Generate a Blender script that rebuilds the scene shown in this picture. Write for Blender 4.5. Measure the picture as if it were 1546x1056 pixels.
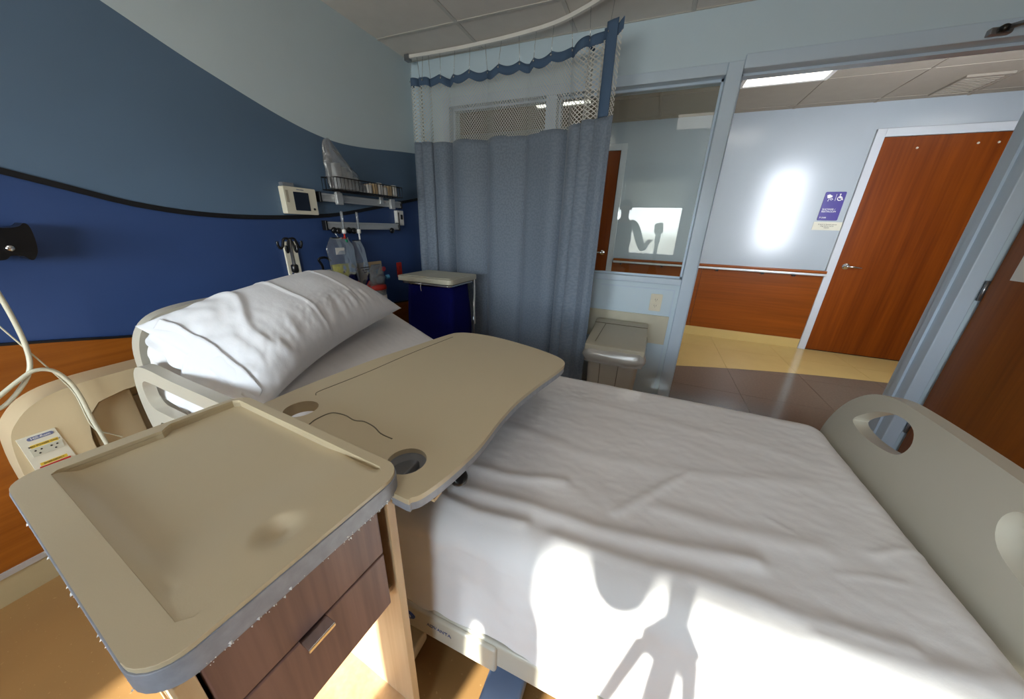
import bpy, bmesh, math, random
from mathutils import Vector, Matrix, noise
from mathutils.geometry import tessellate_polygon

for o in list(bpy.data.objects): bpy.data.objects.remove(o)
scene = bpy.context.scene
C = scene.collection
random.seed(7)
PI = math.pi
R = math.radians

# ------------------------------------------------------------------ camera
CAM_H = 1.28
F_PX = 487.0
YAW, PITCH, ROLL = R(-21.99), R(20.86), R(1.89)
_f = Vector((math.sin(YAW)*math.cos(PITCH), math.cos(YAW)*math.cos(PITCH), -math.sin(PITCH)))
_r = Vector((math.cos(YAW), -math.sin(YAW), 0)); _u = _r.cross(_f)
CR = math.cos(ROLL)*_r + math.sin(ROLL)*_u
CU = -math.sin(ROLL)*_r + math.cos(ROLL)*_u
CF = _f
cam_data = bpy.data.cameras.new('camera'); cam = bpy.data.objects.new('camera', cam_data); C.objects.link(cam)
cam_data.sensor_fit = 'HORIZONTAL'; cam_data.sensor_width = 36.0; cam_data.lens = 36.0*F_PX/1546.0
cam_data.clip_start = 0.01; cam_data.clip_end = 200
cam.matrix_world = Matrix(((CR.x, CU.x, -CF.x, 0), (CR.y, CU.y, -CF.y, 0), (CR.z, CU.z, -CF.z, CAM_H), (0, 0, 0, 1)))
scene.camera = cam

def at(px, py, axis, val):
    """photo pixel -> point on the plane axis=val (0 x, 1 y, 2 z)"""
    d = CR*((px-773)/F_PX) + CU*((528-py)/F_PX) + CF
    o = Vector((0, 0, CAM_H))
    return o + d*((val-o[axis])/d[axis])

# ------------------------------------------------------------------ world, sun, exposure
def lin(c):
    return tuple((v/255/12.92 if v/255 <= 0.04045 else ((v/255+0.055)/1.055)**2.4) for v in c) + (1.0,)

XW, YB, YW, XR = -1.87, 2.446, -2.0, 2.45      # head wall, corridor wall, window wall, right wall
ZC, ZH, YH = 2.385, 2.50, 4.78                 # room ceiling, corridor ceiling, far corridor wall
WX0, WX1, WZ0, WZ1 = -1.70, 0.425, 0.83, 2.20  # daylight window opening

w = bpy.data.worlds.new('sky'); scene.world = w; w.use_nodes = True
nt = w.node_tree; nt.nodes.clear()
wo = nt.nodes.new('ShaderNodeOutputWorld'); bg = nt.nodes.new('ShaderNodeBackground')
SUN_AZ, SUN_TAN = R(11), 0.418
SUN_EL = math.atan(SUN_TAN)
to_sun = Vector((-math.sin(SUN_AZ)*math.cos(SUN_EL), -math.cos(SUN_AZ)*math.cos(SUN_EL), math.sin(SUN_EL)))
wtc = nt.nodes.new('ShaderNodeTexCoord'); wsp = nt.nodes.new('ShaderNodeSeparateXYZ'); wmr = nt.nodes.new('ShaderNodeMapRange')
wmr.inputs[1].default_value = -1; wmr.inputs[2].default_value = 1
wrp = nt.nodes.new('ShaderNodeValToRGB'); we = wrp.color_ramp.elements      # sunlit ground below, hazy horizon, blue zenith
we[0].position = 0.0; we[0].color = (.40, .37, .33, 1); we[1].position = 1.0; we[1].color = (.34, .50, .80, 1)
for p_, c_ in ((.49, (.46, .43, .39, 1)), (.505, (.95, .94, .93, 1)), (.65, (.72, .82, .96, 1))):
    e_ = we.new(p_); e_.color = c_
nt.links.new(wtc.outputs['Generated'], wsp.inputs[0]); nt.links.new(wsp.outputs[2], wmr.inputs[0]); nt.links.new(wmr.outputs[0], wrp.inputs[0])
nt.links.new(wrp.outputs[0], bg.inputs[0]); bg.inputs[1].default_value = 14.0
nt.links.new(bg.outputs[0], wo.inputs[0])

sd = bpy.data.lights.new('sun', 'SUN'); sd.energy = 11.0; sd.angle = R(1.4); sd.color = (1.0, 0.95, 0.88)
sun = bpy.data.objects.new('sun', sd); C.objects.link(sun)
sun.rotation_euler = (-to_sun).to_track_quat('-Z', 'Y').to_euler(); sun.location = to_sun*20

pd = bpy.data.lights.new('window_portal', 'AREA'); pd.shape = 'RECTANGLE'; pd.size = WX1-WX0; pd.size_y = WZ1-WZ0
pd.cycles.is_portal = True
po = bpy.data.objects.new('window_portal', pd); C.objects.link(po)
po.location = ((WX0+WX1)/2, YW-0.20, (WZ0+WZ1)/2); po.rotation_euler = (R(90), 0, 0)

scene.view_settings.view_transform = 'Standard'; scene.view_settings.look = 'None'
scene.view_settings.gamma = 1.0; scene.view_settings.use_curve_mapping = False
scene.view_settings.exposure = 1.05
scene.display_settings.display_device = 'sRGB'
FILL_LAMP, HALL_LAMP = 1.4, 1.5

# ------------------------------------------------------------------ materials
MATS = {}
def base_mat(name):
    m = bpy.data.materials.new(name); m.use_nodes = True
    t = m.node_tree; b = t.nodes['Principled BSDF']
    MATS[name] = m
    return m, t, b
def coords(t, scale=(1, 1, 1), kind='Object'):
    tc = t.nodes.new('ShaderNodeTexCoord'); mp = t.nodes.new('ShaderNodeMapping')
    mp.inputs['Scale'].default_value = scale
    t.links.new(tc.outputs[kind], mp.inputs[0]); return mp.outputs[0]
def noise_node(t, vec, scale, detail=4, rough=.5):
    n = t.nodes.new('ShaderNodeTexNoise'); n.inputs['Scale'].default_value = scale
    n.inputs['Detail'].default_value = detail; n.inputs['Roughness'].default_value = rough
    t.links.new(vec, n.inputs['Vector']); return n
def ramp(t, fac, stops):
    r = t.nodes.new('ShaderNodeValToRGB'); e = r.color_ramp.elements
    while len(e) < len(stops): e.new(.5)
    for el, (p, c) in zip(e, stops): el.position = p; el.color = c
    t.links.new(fac, r.inputs[0]); return r
def bump(t, b, height, strength, dist=.01):
    n = t.nodes.new('ShaderNodeBump'); n.inputs['Strength'].default_value = strength; n.inputs['Distance'].default_value = dist
    t.links.new(height, n.inputs['Height']); t.links.new(n.outputs[0], b.inputs['Normal'])
def plain(name, col, rough=.5, metal=0, var=.06, scale=6, bmp=0, bscale=200, spec=.5):
    m, t, b = base_mat(name)
    v = coords(t); c = lin(col)
    n = noise_node(t, v, scale)
    lo = tuple(x*(1-var) for x in c[:3])+(1,); hi = tuple(min(1, x*(1+var)) for x in c[:3])+(1,)
    r = ramp(t, n.outputs[0], [(.3, lo), (.7, hi)])
    t.links.new(r.outputs[0], b.inputs['Base Color'])
    b.inputs['Roughness'].default_value = rough; b.inputs['Metallic'].default_value = metal
    b.inputs['Specular IOR Level'].default_value = spec
    if bmp:
        n2 = noise_node(t, v, bscale, 2); bump(t, b, n2.outputs[0], bmp, .002)
    return m
def wood(name, dark, light, axis, rough=.35, fine=1.0, spec=.5):
    """axis: direction of the grain"""
    m, t, b = base_mat(name)
    s = [9*fine, 9*fine, 9*fine]; s[axis] = .55*fine
    v = coords(t, tuple(s))
    n1 = noise_node(t, v, 1.0, 6, .6)
    s2 = [60*fine, 60*fine, 60*fine]; s2[axis] = 1.6*fine
    n2 = noise_node(t, coords(t, tuple(s2)), 1.0, 3, .5)
    mx = t.nodes.new('ShaderNodeMix'); mx.data_type = 'FLOAT'; mx.inputs[0].default_value = .35
    t.links.new(n1.outputs[0], mx.inputs[2]); t.links.new(n2.outputs[0], mx.inputs[3])
    r = ramp(t, mx.outputs[0], [(.32, lin(dark)), (.68, lin(light))])
    t.links.new(r.outputs[0], b.inputs['Base Color']); b.inputs['Roughness'].default_value = rough
    b.inputs['Specular IOR Level'].default_value = spec
    return m
def fabric(name, col, scale=900, b_str=.15, rough=.9, var=.05, sheen=0):
    m, t, b = base_mat(name); v = coords(t); c = lin(col)
    n = noise_node(t, v, 5)
    r = ramp(t, n.outputs[0], [(.3, tuple(x*(1-var) for x in c[:3])+(1,)), (.7, c)])
    t.links.new(r.outputs[0], b.inputs['Base Color']); b.inputs['Roughness'].default_value = rough
    b.inputs['Specular IOR Level'].default_value = .15
    n2 = noise_node(t, v, 45, 5, .6); bump(t, b, n2.outputs[0], b_str, .004)
    return m
def emis(name, col, strength):
    m, t, b = base_mat(name)
    b.inputs['Base Color'].default_value = lin(col); b.inputs['Emission Color'].default_value = lin(col)
    b.inputs['Emission Strength'].default_value = strength
    return m
def clear(name, tint=(255, 255, 255), refl=1.0, rough=0.0, milk=0.0, milkcol=(230, 230, 230), ior=1.5):
    """thin clear sheet: see-through with a mirror coat by Fresnel and optional milkiness"""
    m = bpy.data.materials.new(name); m.use_nodes = True; t = m.node_tree; t.nodes.clear(); MATS[name] = m
    out = t.nodes.new('ShaderNodeOutputMaterial')
    tr = t.nodes.new('ShaderNodeBsdfTransparent'); tr.inputs[0].default_value = lin(tint)
    gl = t.nodes.new('ShaderNodeBsdfGlossy'); gl.inputs['Roughness'].default_value = rough
    fr = t.nodes.new('ShaderNodeFresnel'); fr.inputs[0].default_value = ior
    mu = t.nodes.new('ShaderNodeMath'); mu.operation = 'MULTIPLY'; mu.inputs[1].default_value = refl
    t.links.new(fr.outputs[0], mu.inputs[0])
    mx = t.nodes.new('ShaderNodeMixShader'); t.links.new(mu.outputs[0], mx.inputs[0])
    src = tr.outputs[0]
    if milk:
        df = t.nodes.new('ShaderNodeBsdfDiffuse'); df.inputs[0].default_value = lin(milkcol)
        m2 = t.nodes.new('ShaderNodeMixShader'); m2.inputs[0].default_value = milk
        t.links.new(tr.outputs[0], m2.inputs[1]); t.links.new(df.outputs[0], m2.inputs[2]); src = m2.outputs[0]
    t.links.new(src, mx.inputs[1]); t.links.new(gl.outputs[0], mx.inputs[2]); t.links.new(mx.outputs[0], out.inputs[0])
    return m

plain('wall_blue_mid', (92, 116, 142), .55, var=.04, scale=3, bmp=.05, bscale=160)
plain('wall_blue_deep', (50, 76, 128), .5, var=.04, scale=3, bmp=.05, bscale=160)
plain('wall_grey_blue', (202, 217, 224), .55, var=.02, scale=3, bmp=.05, bscale=160)
plain('wall_pale', (202, 222, 236), .42, var=.02, scale=3, bmp=.05, bscale=160)
plain('frame_pale', (198, 217, 236), .32, var=.02, scale=3)
plain('wall_hall', (172, 180, 186), .22, var=.02, scale=3, bmp=.04, bscale=90, spec=.8)
plain('wall_plain', (196, 200, 204), .6, var=.02, scale=3)
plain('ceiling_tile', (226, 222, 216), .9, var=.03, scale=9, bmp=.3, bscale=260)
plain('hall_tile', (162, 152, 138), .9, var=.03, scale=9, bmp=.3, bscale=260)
plain('ceiling_bar', (205, 203, 198), .6, var=.02)
plain('ceiling_void', (70, 68, 66), .9)
plain('stripe_black', (14, 15, 20), .5)
wood('wood_head', (128, 66, 14), (172, 100, 30), 1, .4, spec=.3)
wood('wood_hall', (114, 54, 12), (148, 76, 18), 0, .3, spec=.3)
wood('wood_door', (98, 40, 3), (134, 64, 9), 2, .34, spec=.3)
wood('wood_leaf', (114, 58, 12), (152, 84, 22), 2, .4)
wood('wood_drawer', (104, 74, 66), (142, 106, 94), 2, .45, 1.6)
wood('wood_carcass', (190, 154, 112), (214, 184, 144), 2, .45, 1.4)
plain('cove_base', (190, 172, 132), .5)
plain('alu', (205, 206, 206), .35, .45, var=.03)
plain('chrome', (215, 216, 218), .12, 1.0, var=.01)
plain('steel', (150, 152, 156), .3, .9, var=.05)
plain('black_plastic', (16, 16, 18), .3, var=.1)
plain('cream_plastic', (212, 192, 154), .38, var=.02)
plain('bed_plastic', (192, 185, 168), .3, var=.02)
plain('grey_plastic', (150, 152, 156), .4, var=.04)
plain('taupe_top', (202, 186, 154), .38, var=.02, scale=3, bmp=.05, bscale=500)
plain('grey_edge', (150, 154, 164), .4, var=.12, scale=60)
plain('groove', (116, 107, 90), .6)
plain('pocket_grey', (176, 166, 146), .5)
plain('bin_beige', (206, 200, 188), .4, var=.02)
plain('bin_lid', (182, 174, 154), .42, var=.02)
plain('strip_beige', (206, 202, 182), .45)
plain('paper_white', (236, 234, 230), .7)
plain('label_white', (232, 230, 226), .6)
plain('screen_dark', (34, 40, 54), .12)
plain('sign_purple', (58, 42, 132), .35)
plain('ink_dark', (70, 62, 60), .7)
plain('ink_blue', (52, 84, 160), .6)
plain('ink_grey', (110, 116, 150), .6)
plain('red_plastic', (190, 40, 26), .4)
plain('yellow_ink', (232, 196, 60), .6)
plain('yellow_pack', (214, 200, 40), .6, var=.3, scale=70)
plain('green_plastic', (20, 130, 90), .4)
plain('teal_plastic', (70, 140, 180), .35)
plain('outlet_ivory', (226, 220, 200), .4)
plain('cable_cream', (206, 200, 176), .4)
plain('mattress_cloth', (150, 160, 176), .8)
plain('base_bluegrey', (126, 148, 182), .4)
plain('pump_navy', (28, 24, 96), .4)
plain('tan_pack', (206, 180, 140), .7)
plain('blind_white', (236, 236, 232), .8)
fabric('sheet', (232, 228, 226), b_str=.12)
fabric('pillow', (226, 226, 229), b_str=.2)
fabric('bag_blue', (14, 18, 92), b_str=.6)
fabric('hem_blue', (82, 104, 132), b_str=.2)
clear('glass_pane', (240, 244, 242), .7)
clear('glass_window', (246, 250, 250), 1.0)
clear('clear_film', (226, 230, 234), 1.6, .12, .22, (220, 222, 226))
clear('clear_bag', (236, 240, 246), 1.4, .15, .16, (190, 200, 214))
clear('clear_tube', (230, 236, 240), 1.5, .05, .25, (220, 224, 230))
clear('liner_film', (236, 234, 230), 1.4, .2, .45, (226, 220, 212))
emis('lamp_hall', (255, 250, 240), HALL_LAMP)
emis('lamp_fill', (255, 248, 238), FILL_LAMP)  # glow of the ceiling lights added as room fill
emis('highlight_glow', (240, 246, 255), 13.0)  # glow of the added panel behind the corridor wall highlight

# room floor: speckled vinyl
m, t, b = base_mat('floor_vinyl'); v = coords(t)
n1 = noise_node(t, v, 2.5, 4); n2 = noise_node(t, v, 110, 2)
r1 = ramp(t, n1.outputs[0], [(.3, lin((152, 112, 66))), (.7, lin((166, 124, 74)))])
r2 = ramp(t, n2.outputs[0], [(.68, (0, 0, 0, 1)), (.74, (1, 1, 1, 1))])
mx = t.nodes.new('ShaderNodeMix'); mx.data_type = 'RGBA'
t.links.new(r2.outputs[0], mx.inputs[0]); t.links.new(r1.outputs[0], mx.inputs[6]); mx.inputs[7].default_value = lin((184, 146, 94))
t.links.new(mx.outputs[2], b.inputs['Base Color']); b.inputs['Roughness'].default_value = .38
plain('hall_cream', (202, 174, 112), .16, var=.03, scale=4)
plain('hall_grey', (108, 98, 86), .16, var=.08, scale=60)
plain('hall_joint', (150, 130, 92), .6)

# curtain cloth: blue grey damask
m, t, b = base_mat('curtain_cloth'); v = coords(t, (1, 1, 1), 'UV')
n1 = noise_node(t, v, 75, 2, .4)
r1 = ramp(t, n1.outputs[0], [(.44, lin((110, 123, 140))), (.56, lin((122, 134, 150)))])
t.links.new(r1.outputs[0], b.inputs['Base Color']); b.inputs['Roughness'].default_value = .7
b.inputs['Sheen Weight'].default_value = .2
bump(t, b, n1.outputs[0], .15, .003)
# curtain netting: diamond holes
m = bpy.data.materials.new('curtain_net'); MATS['curtain_net'] = m; m.use_nodes = True; t = m.node_tree; t.nodes.clear()
out = t.nodes.new('ShaderNodeOutputMaterial'); tc = t.nodes.new('ShaderNodeTexCoord'); sp = t.nodes.new('ShaderNodeSeparateXYZ')
t.links.new(tc.outputs['UV'], sp.inputs[0])
def mth(op, a, b_=None):
    n = t.nodes.new('ShaderNodeMath'); n.operation = op
    for i, x in enumerate((a, b_)):
        if x is None: continue
        if isinstance(x, (int, float)): n.inputs[i].default_value = x
        else: t.links.new(x, n.inputs[i])
    return n.outputs[0]
NS = 48.0
sa = mth('MULTIPLY', mth('ADD', sp.outputs[0], mth('MULTIPLY', sp.outputs[1], .8)), NS)
sb = mth('MULTIPLY', mth('SUBTRACT', sp.outputs[0], mth('MULTIPLY', sp.outputs[1], .8)), NS)
da = mth('ABSOLUTE', mth('SUBTRACT', mth('FRACT', sa), .5)); db = mth('ABSOLUTE', mth('SUBTRACT', mth('FRACT', sb), .5))
hole = mth('LESS_THAN', mth('MAXIMUM', da, db), .365)
df = t.nodes.new('ShaderNodeBsdfDiffuse'); df.inputs[0].default_value = lin((226, 226, 222))
tl = t.nodes.new('ShaderNodeBsdfTranslucent'); tl.inputs[0].default_value = lin((226, 226, 222))
m1 = t.nodes.new('ShaderNodeMixShader'); m1.inputs[0].default_value = .4
t.links.new(df.outputs[0], m1.inputs[1]); t.links.new(tl.outputs[0], m1.inputs[2])
tr = t.nodes.new('ShaderNodeBsdfTransparent'); m2 = t.nodes.new('ShaderNodeMixShader')
t.links.new(hole, m2.inputs[0]); t.links.new(m1.outputs[0], m2.inputs[1]); t.links.new(tr.outputs[0], m2.inputs[2])
t.links.new(m2.outputs[0], out.inputs[0])
# translucent roller blind
m = bpy.data.materials.new('blind_cloth'); MATS['blind_cloth'] = m; m.use_nodes = True; t = m.node_tree; t.nodes.clear()
out = t.nodes.new('ShaderNodeOutputMaterial')
df = t.nodes.new('ShaderNodeBsdfDiffuse'); df.inputs[0].default_value = lin((232, 232, 228))
tl = t.nodes.new('ShaderNodeBsdfTranslucent'); tl.inputs[0].default_value = lin((190, 190, 186))
m1 = t.nodes.new('ShaderNodeMixShader'); m1.inputs[0].default_value = .5
t.links.new(df.outputs[0], m1.inputs[1]); t.links.new(tl.outputs[0], m1.inputs[2]); t.links.new(m1.outputs[0], out.inputs[0])

# ------------------------------------------------------------------ mesh helpers
def link(name, me, mats, parent=None, smooth=False, bevel=0, seg=2):
    for k in (mats if isinstance(mats, (list, tuple)) else [mats]): me.materials.append(MATS[k])
    o = bpy.data.objects.new(name, me); C.objects.link(o)
    if parent is not None:
        o.parent = parent; o.matrix_parent_inverse = parent.matrix_world.inverted() if parent.type != 'EMPTY' else Matrix(parent['_inv'])
    if smooth:
        me.shade_smooth() if hasattr(me, 'shade_smooth') else None
    if bevel:
        md = o.modifiers.new('bevel', 'BEVEL'); md.width = bevel; md.segments = seg; md.limit_method = 'ANGLE'; md.angle_limit = R(38)
        md.harden_normals = False
        me.shade_smooth()
        md2 = o.modifiers.new('wn', 'WEIGHTED_NORMAL'); md2.keep_sharp = True
    return o
def obj(name, bm, mats, parent=None, smooth=False, bevel=0, seg=2):
    bmesh.ops.recalc_face_normals(bm, faces=bm.faces)
    me = bpy.data.meshes.new(name); bm.to_mesh(me); bm.free()
    return link(name, me, mats, parent, smooth, bevel, seg)
def thing(name, loc, label, cat, group=None, rz=0):
    o = bpy.data.objects.new(name, None); C.objects.link(o); o.location = loc; o.empty_display_size = .1
    o.rotation_euler = (0, 0, rz)
    mw = Matrix.Translation(Vector(loc)) @ Matrix.Rotation(rz, 4, 'Z')
    o['_inv'] = [list(r) for r in (Matrix.Translation(Vector((0,0,0))) if rz else mw.inverted())]
    tag(o, label, cat, group); return o
def tag(o, label, cat, group=None, kind=None):
    o['label'] = label; o['category'] = cat
    if group: o['group'] = group
    if kind: o['kind'] = kind
    return o
def struct(o, label=None, cat=None):
    o['kind'] = 'structure'
    if label: o['label'] = label
    if cat: o['category'] = cat
    return o
def box(bm, x0, x1, y0, y1, z0, z1):
    vs = [bm.verts.new((x, y, z)) for x in (x0, x1) for y in (y0, y1) for z in (z0, z1)]
    for f in ((0, 1, 3, 2), (4, 6, 7, 5), (0, 4, 5, 1), (2, 3, 7, 6), (0, 2, 6, 4), (1, 5, 7, 3)):
        bm.faces.new([vs[i] for i in f])
    return vs
def NB(): return bmesh.new()
def boxo(name, dims, mat, parent=None, bevel=0, seg=2):
    bm = NB(); box(bm, *dims); return obj(name, bm, mat, parent, False, bevel, seg)
def frame_of(d):
    d = d.normalized(); a = Vector((0, 0, 1)) if abs(d.z) < .9 else Vector((1, 0, 0))
    x = d.cross(a).normalized(); return x, d.cross(x).normalized()
def tube(bm, pts, r, seg=10, closed=False, cap=True):
    pts = [Vector(p) for p in pts]; n = len(pts); rings = []; x = None
    for i, p in enumerate(pts):
        a = pts[(i-1) % n] if (i or closed) else p; c = pts[(i+1) % n] if (i < n-1 or closed) else p
        d = (c-a).normalized()
        if x is None: x, y = frame_of(d)
        else:
            x = (x - d*x.dot(d)).normalized(); y = d.cross(x).normalized()
        rr = r[i] if isinstance(r, (list, tuple)) else r
        rings.append([bm.verts.new(p + x*math.cos(2*PI*k/seg)*rr + y*math.sin(2*PI*k/seg)*rr) for k in range(seg)])
    for i in range(n if closed else n-1):
        A, B = rings[i], rings[(i+1) % n]
        for k in range(seg): bm.faces.new((A[k], A[(k+1) % seg], B[(k+1) % seg], B[k]))
    if cap and not closed:
        bm.faces.new(rings[0][::-1]); bm.faces.new(rings[-1])
def tubeo(name, pts, r, mat, parent=None, seg=10, closed=False):
    bm = NB(); tube(bm, pts, r, seg, closed); return obj(name, bm, mat, parent, True)
def lathe(bm, prof, origin, axis=(0, 0, 1), seg=20):
    axis = Vector(axis).normalized(); x, y = frame_of(axis); o = Vector(origin); rings = []
    for rad, h in prof:
        rings.append([bm.verts.new(o + axis*h + (x*math.cos(2*PI*k/seg) + y*math.sin(2*PI*k/seg))*max(rad, 1e-5)) for k in range(seg)])
    for A, B in zip(rings, rings[1:]):
        for k in range(seg): bm.faces.new((A[k], A[(k+1) % seg], B[(k+1) % seg], B[k]))
    bm.faces.new(rings[0][::-1]); bm.faces.new(rings[-1])
def catmull(pts, n=8, closed=True):
    out = []; N = len(pts); pts = [Vector(p) for p in pts]
    rng = range(N) if closed else range(N-1)
    for i in rng:
        g = (lambda k: pts[k % N]) if closed else (lambda k: pts[min(max(k, 0), N-1)])
        a, b_, c, d = g(i-1), g(i), g(i+1), g(i+2)
        for k in range(n):
            s = k/n
            out.append(.5*((2*b_) + (c-a)*s + (2*a-5*b_+4*c-d)*s*s + (3*b_-a-3*c+d)*s**3))
    if not closed: out.append(pts[-1])
    return out
def rrect(x0, x1, y0, y1, r, n=6):
    out = []
    for cx, cy, a in ((x1-r, y1-r, 0), (x0+r, y1-r, 90), (x0+r, y0+r, 180), (x1-r, y0+r, 270)):
        for k in range(n+1):
            q = R(a+90*k/n); out.append((cx+r*math.cos(q), cy+r*math.sin(q)))
    return out
def circle(cx, cy, r, n=28): return [(cx+r*math.cos(2*PI*k/n), cy+r*math.sin(2*PI*k/n)) for k in range(n)]
def dense(pts, step=.025):
    out = []
    for a, b_ in zip(pts, pts[1:]+pts[:1]):
        n = max(1, int(math.hypot(b_[0]-a[0], b_[1]-a[1])/step))
        out += [(a[0]+(b_[0]-a[0])*k/n, a[1]+(b_[1]-a[1])*k/n) for k in range(n)]
    return out
def plate(bm, outer, holes, f, t0, t1):
    """flat slab from a 2-D outline with holes; f(a, b, t) -> 3-D point"""
    loops = [outer]+list(holes)
    flat = [p for l in loops for p in l]
    tris = tessellate_polygon([[Vector((p[0], p[1], 0)) for p in l] for l in loops])
    A = [bm.verts.new(f(p[0], p[1], t0)) for p in flat]; B = [bm.verts.new(f(p[0], p[1], t1)) for p in flat]
    for a, b_, c in tris:
        try:
            bm.faces.new((A[a], A[b_], A[c])); bm.faces.new((B[c], B[b_], B[a]))
        except ValueError: pass
    i = 0
    for l in loops:
        n = len(l)
        for k in range(n):
            j = (k+1) % n; bm.faces.new((A[i+k], A[i+j], B[i+j], B[i+k]))
        i += n
fxy = lambda a, b_, t: (a, b_, t)      # slab lying flat
fyz = lambda a, b_, t: (t, a, b_)      # slab facing x
fxz = lambda a, b_, t: (a, t, b_)      # slab facing y
def grid(bm, nu, nv, f, uv=None):
    V = [[bm.verts.new(f(i/(nu-1), j/(nv-1))) for j in range(nv)] for i in range(nu)]
    L = bm.loops.layers.uv.verify() if uv else None
    for i in range(nu-1):
        for j in range(nv-1):
            fc = bm.faces.new((V[i][j], V[i+1][j], V[i+1][j+1], V[i][j+1]))
            if uv:
                for lp, (a, b_) in zip(fc.loops, ((i, j), (i+1, j), (i+1, j+1), (i, j+1))): lp[L].uv = uv(a/(nu-1), b_/(nv-1))
    return V
def text(name, s, size, loc, right, up, mat, parent, align='CENTER', depth=.0006):
    cu = bpy.data.curves.new('t', 'FONT'); cu.body = s; cu.size = size; cu.align_x = align; cu.align_y = 'CENTER'; cu.extrude = depth
    cu.space_line = .95; cu.resolution_u = 3
    o = bpy.data.objects.new('t', cu); C.objects.link(o)
    me = bpy.data.meshes.new_from_object(o); bpy.data.objects.remove(o); bpy.data.curves.remove(cu)
    r = Vector(right).normalized(); u = Vector(up).normalized(); n = r.cross(u)
    me.transform(Matrix(((r.x, u.x, n.x, loc[0]), (r.y, u.y, n.y, loc[1]), (r.z, u.z, n.z, loc[2]), (0, 0, 0, 1))))
    me.materials.clear()
    return link(name, me, mat, parent)
def interp(pts, x):
    """smooth curve through points (Catmull-Rom in x), linear beyond"""
    n = len(pts)
    if x <= pts[0][0]:
        s = (pts[1][1]-pts[0][1])/(pts[1][0]-pts[0][0]); return pts[0][1]+s*(x-pts[0][0])
    if x >= pts[-1][0]:
        s = (pts[-1][1]-pts[-2][1])/(pts[-1][0]-pts[-2][0]); return pts[-1][1]+s*(x-pts[-1][0])
    for i in range(n-1):
        if pts[i][0] <= x <= pts[i+1][0]: break
    def sl(k):
        a, b_ = pts[max(k-1, 0)], pts[min(k+1, n-1)]; return (b_[1]-a[1])/(b_[0]-a[0])
    h = pts[i+1][0]-pts[i][0]; s = (x-pts[i][0])/h
    return ((2*s**3-3*s*s+1)*pts[i][1] + (s**3-2*s*s+s)*h*sl(i) + (-2*s**3+3*s*s)*pts[i+1][1] + (s**3-s*s)*h*sl(i+1))
def smooth01(x, a, b_):
    q = min(1, max(0, (x-a)/(b_-a))); return q*q*(3-2*q)

# ================================================================== THE SETTING
struct(boxo('floor', (XW-.1, XR+.1, YW-.2, YB+.03, -.1, 0), 'floor_vinyl'), 'speckled tan vinyl floor of the patient room', 'floor')

# ---- head wall with painted bands
STRIPE = [(.423, 1.391), (.541, 1.358), (.69, 1.317), (.891, 1.290), (1.168, 1.286), (1.566, 1.312), (1.897, 1.368), (2.251, 1.436)]
UPPER = [(.787, 1.956), (1.038, 1.865), (1.446, 1.752), (1.74, 1.726), (2.312, 1.788)]
WOODT = [(-.2, .955), (.1, .905), (.267, .875), (.393, .851), (.562, .818), (1.2, .74), (2.116, .661)]
wl = NB(); N = 130
ys = [YW-.2+(YB+.14-YW+.2)*i/N for i in range(N+1)]
cols = []
for y in ys:
    zs = [0, min(interp(WOODT, y), 1.3), min(interp(STRIPE, y), 2.2), min(interp(UPPER, y), 2.45), ZC+.2]
    if zs[3] < zs[2]+.01: zs[3] = zs[2]+.01
    cols.append([wl.verts.new((XW, y, z)) for z in zs])
for A, B in zip(cols, cols[1:]):
    for k, mi in ((0, 1), (1, 1), (2, 0), (3, 2)):
        f = wl.faces.new((A[k], A[k+1], B[k+1], B[k])); f.material_index = mi
back = [wl.verts.new((XW-.12, y, z)) for y in (ys[0], ys[-1]) for z in (0, ZC+.2)]
wl.faces.new((back[0], back[1], back[3], back[2]))
wall_left = struct(obj('wall_left', wl, ['wall_blue_mid', 'wall_blue_deep', 'wall_grey_blue']), 'blue banded head wall with sweeping curves behind the bed', 'wall')
def sweep_band(name, curve, h0, h1, th, mat, parent, y0=YW+.05, y1=YB-.005, lo=None):
    bm = NB(); n = 90; prev = None
    for i in range(n+1):
        y = y0+(y1-y0)*i/n; z = min(interp(curve, y), ZC-.05)
        za = z+h0 if lo is None else lo
        ring = [bm.verts.new(p) for p in ((XW-.004, y, za), (XW+th, y, za), (XW+th, y, z+h1), (XW-.004, y, z+h1))]
        if prev:
            for k in range(4): bm.faces.new((prev[k], prev[(k+1) % 4], ring[(k+1) % 4], ring[k]))
        else: bm.faces.new(ring)
        prev = ring
    bm.faces.new(prev[::-1]); return obj(name, bm, mat, parent)
sweep_band('curved_stripe', STRIPE, -.010, .010, .006, 'stripe_black', wall_left)
sweep_band('wainscot', WOODT, 0, 0, .012, 'wood_head', wall_left, lo=.124)
sweep_band('wainscot_cap', WOODT, 0, .008, .014, 'stripe_black', wall_left)
bb = boxo('baseboard_left', (XW-.004, XW+.012, YW, YB, 0, .105), 'cove_base'); struct(bb, 'tan cove base along the blue head wall', 'baseboard')
boxo('metal_strip', (XW-.004, XW+.018, YW, YB, .105, .126), 'alu', bb)

# ---- corridor-side wall of the room, with window and door openings
def wall_y(name, y0, y1, x0, x1, z0, z1, mat, parent=None):
    return boxo(name, (x0, x1, y0, y1, z0, z1), mat, parent)
TH = .13
WB = NB()
box(WB, XW-.1, XR+.1, YB, YB+TH, 2.105, 2.75)
box(WB, XW-.1, -1.56, YB, YB+TH, 0, 2.105)
box(WB, -1.56, .215, YB, YB+TH, 0, .965)
box(WB, 1.565, XR+.1, YB, YB+TH, 0, 2.105)
wall_back = struct(obj('wall_back', WB, 'wall_pale'), 'pale blue wall between the room and the corridor', 'wall')
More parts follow.
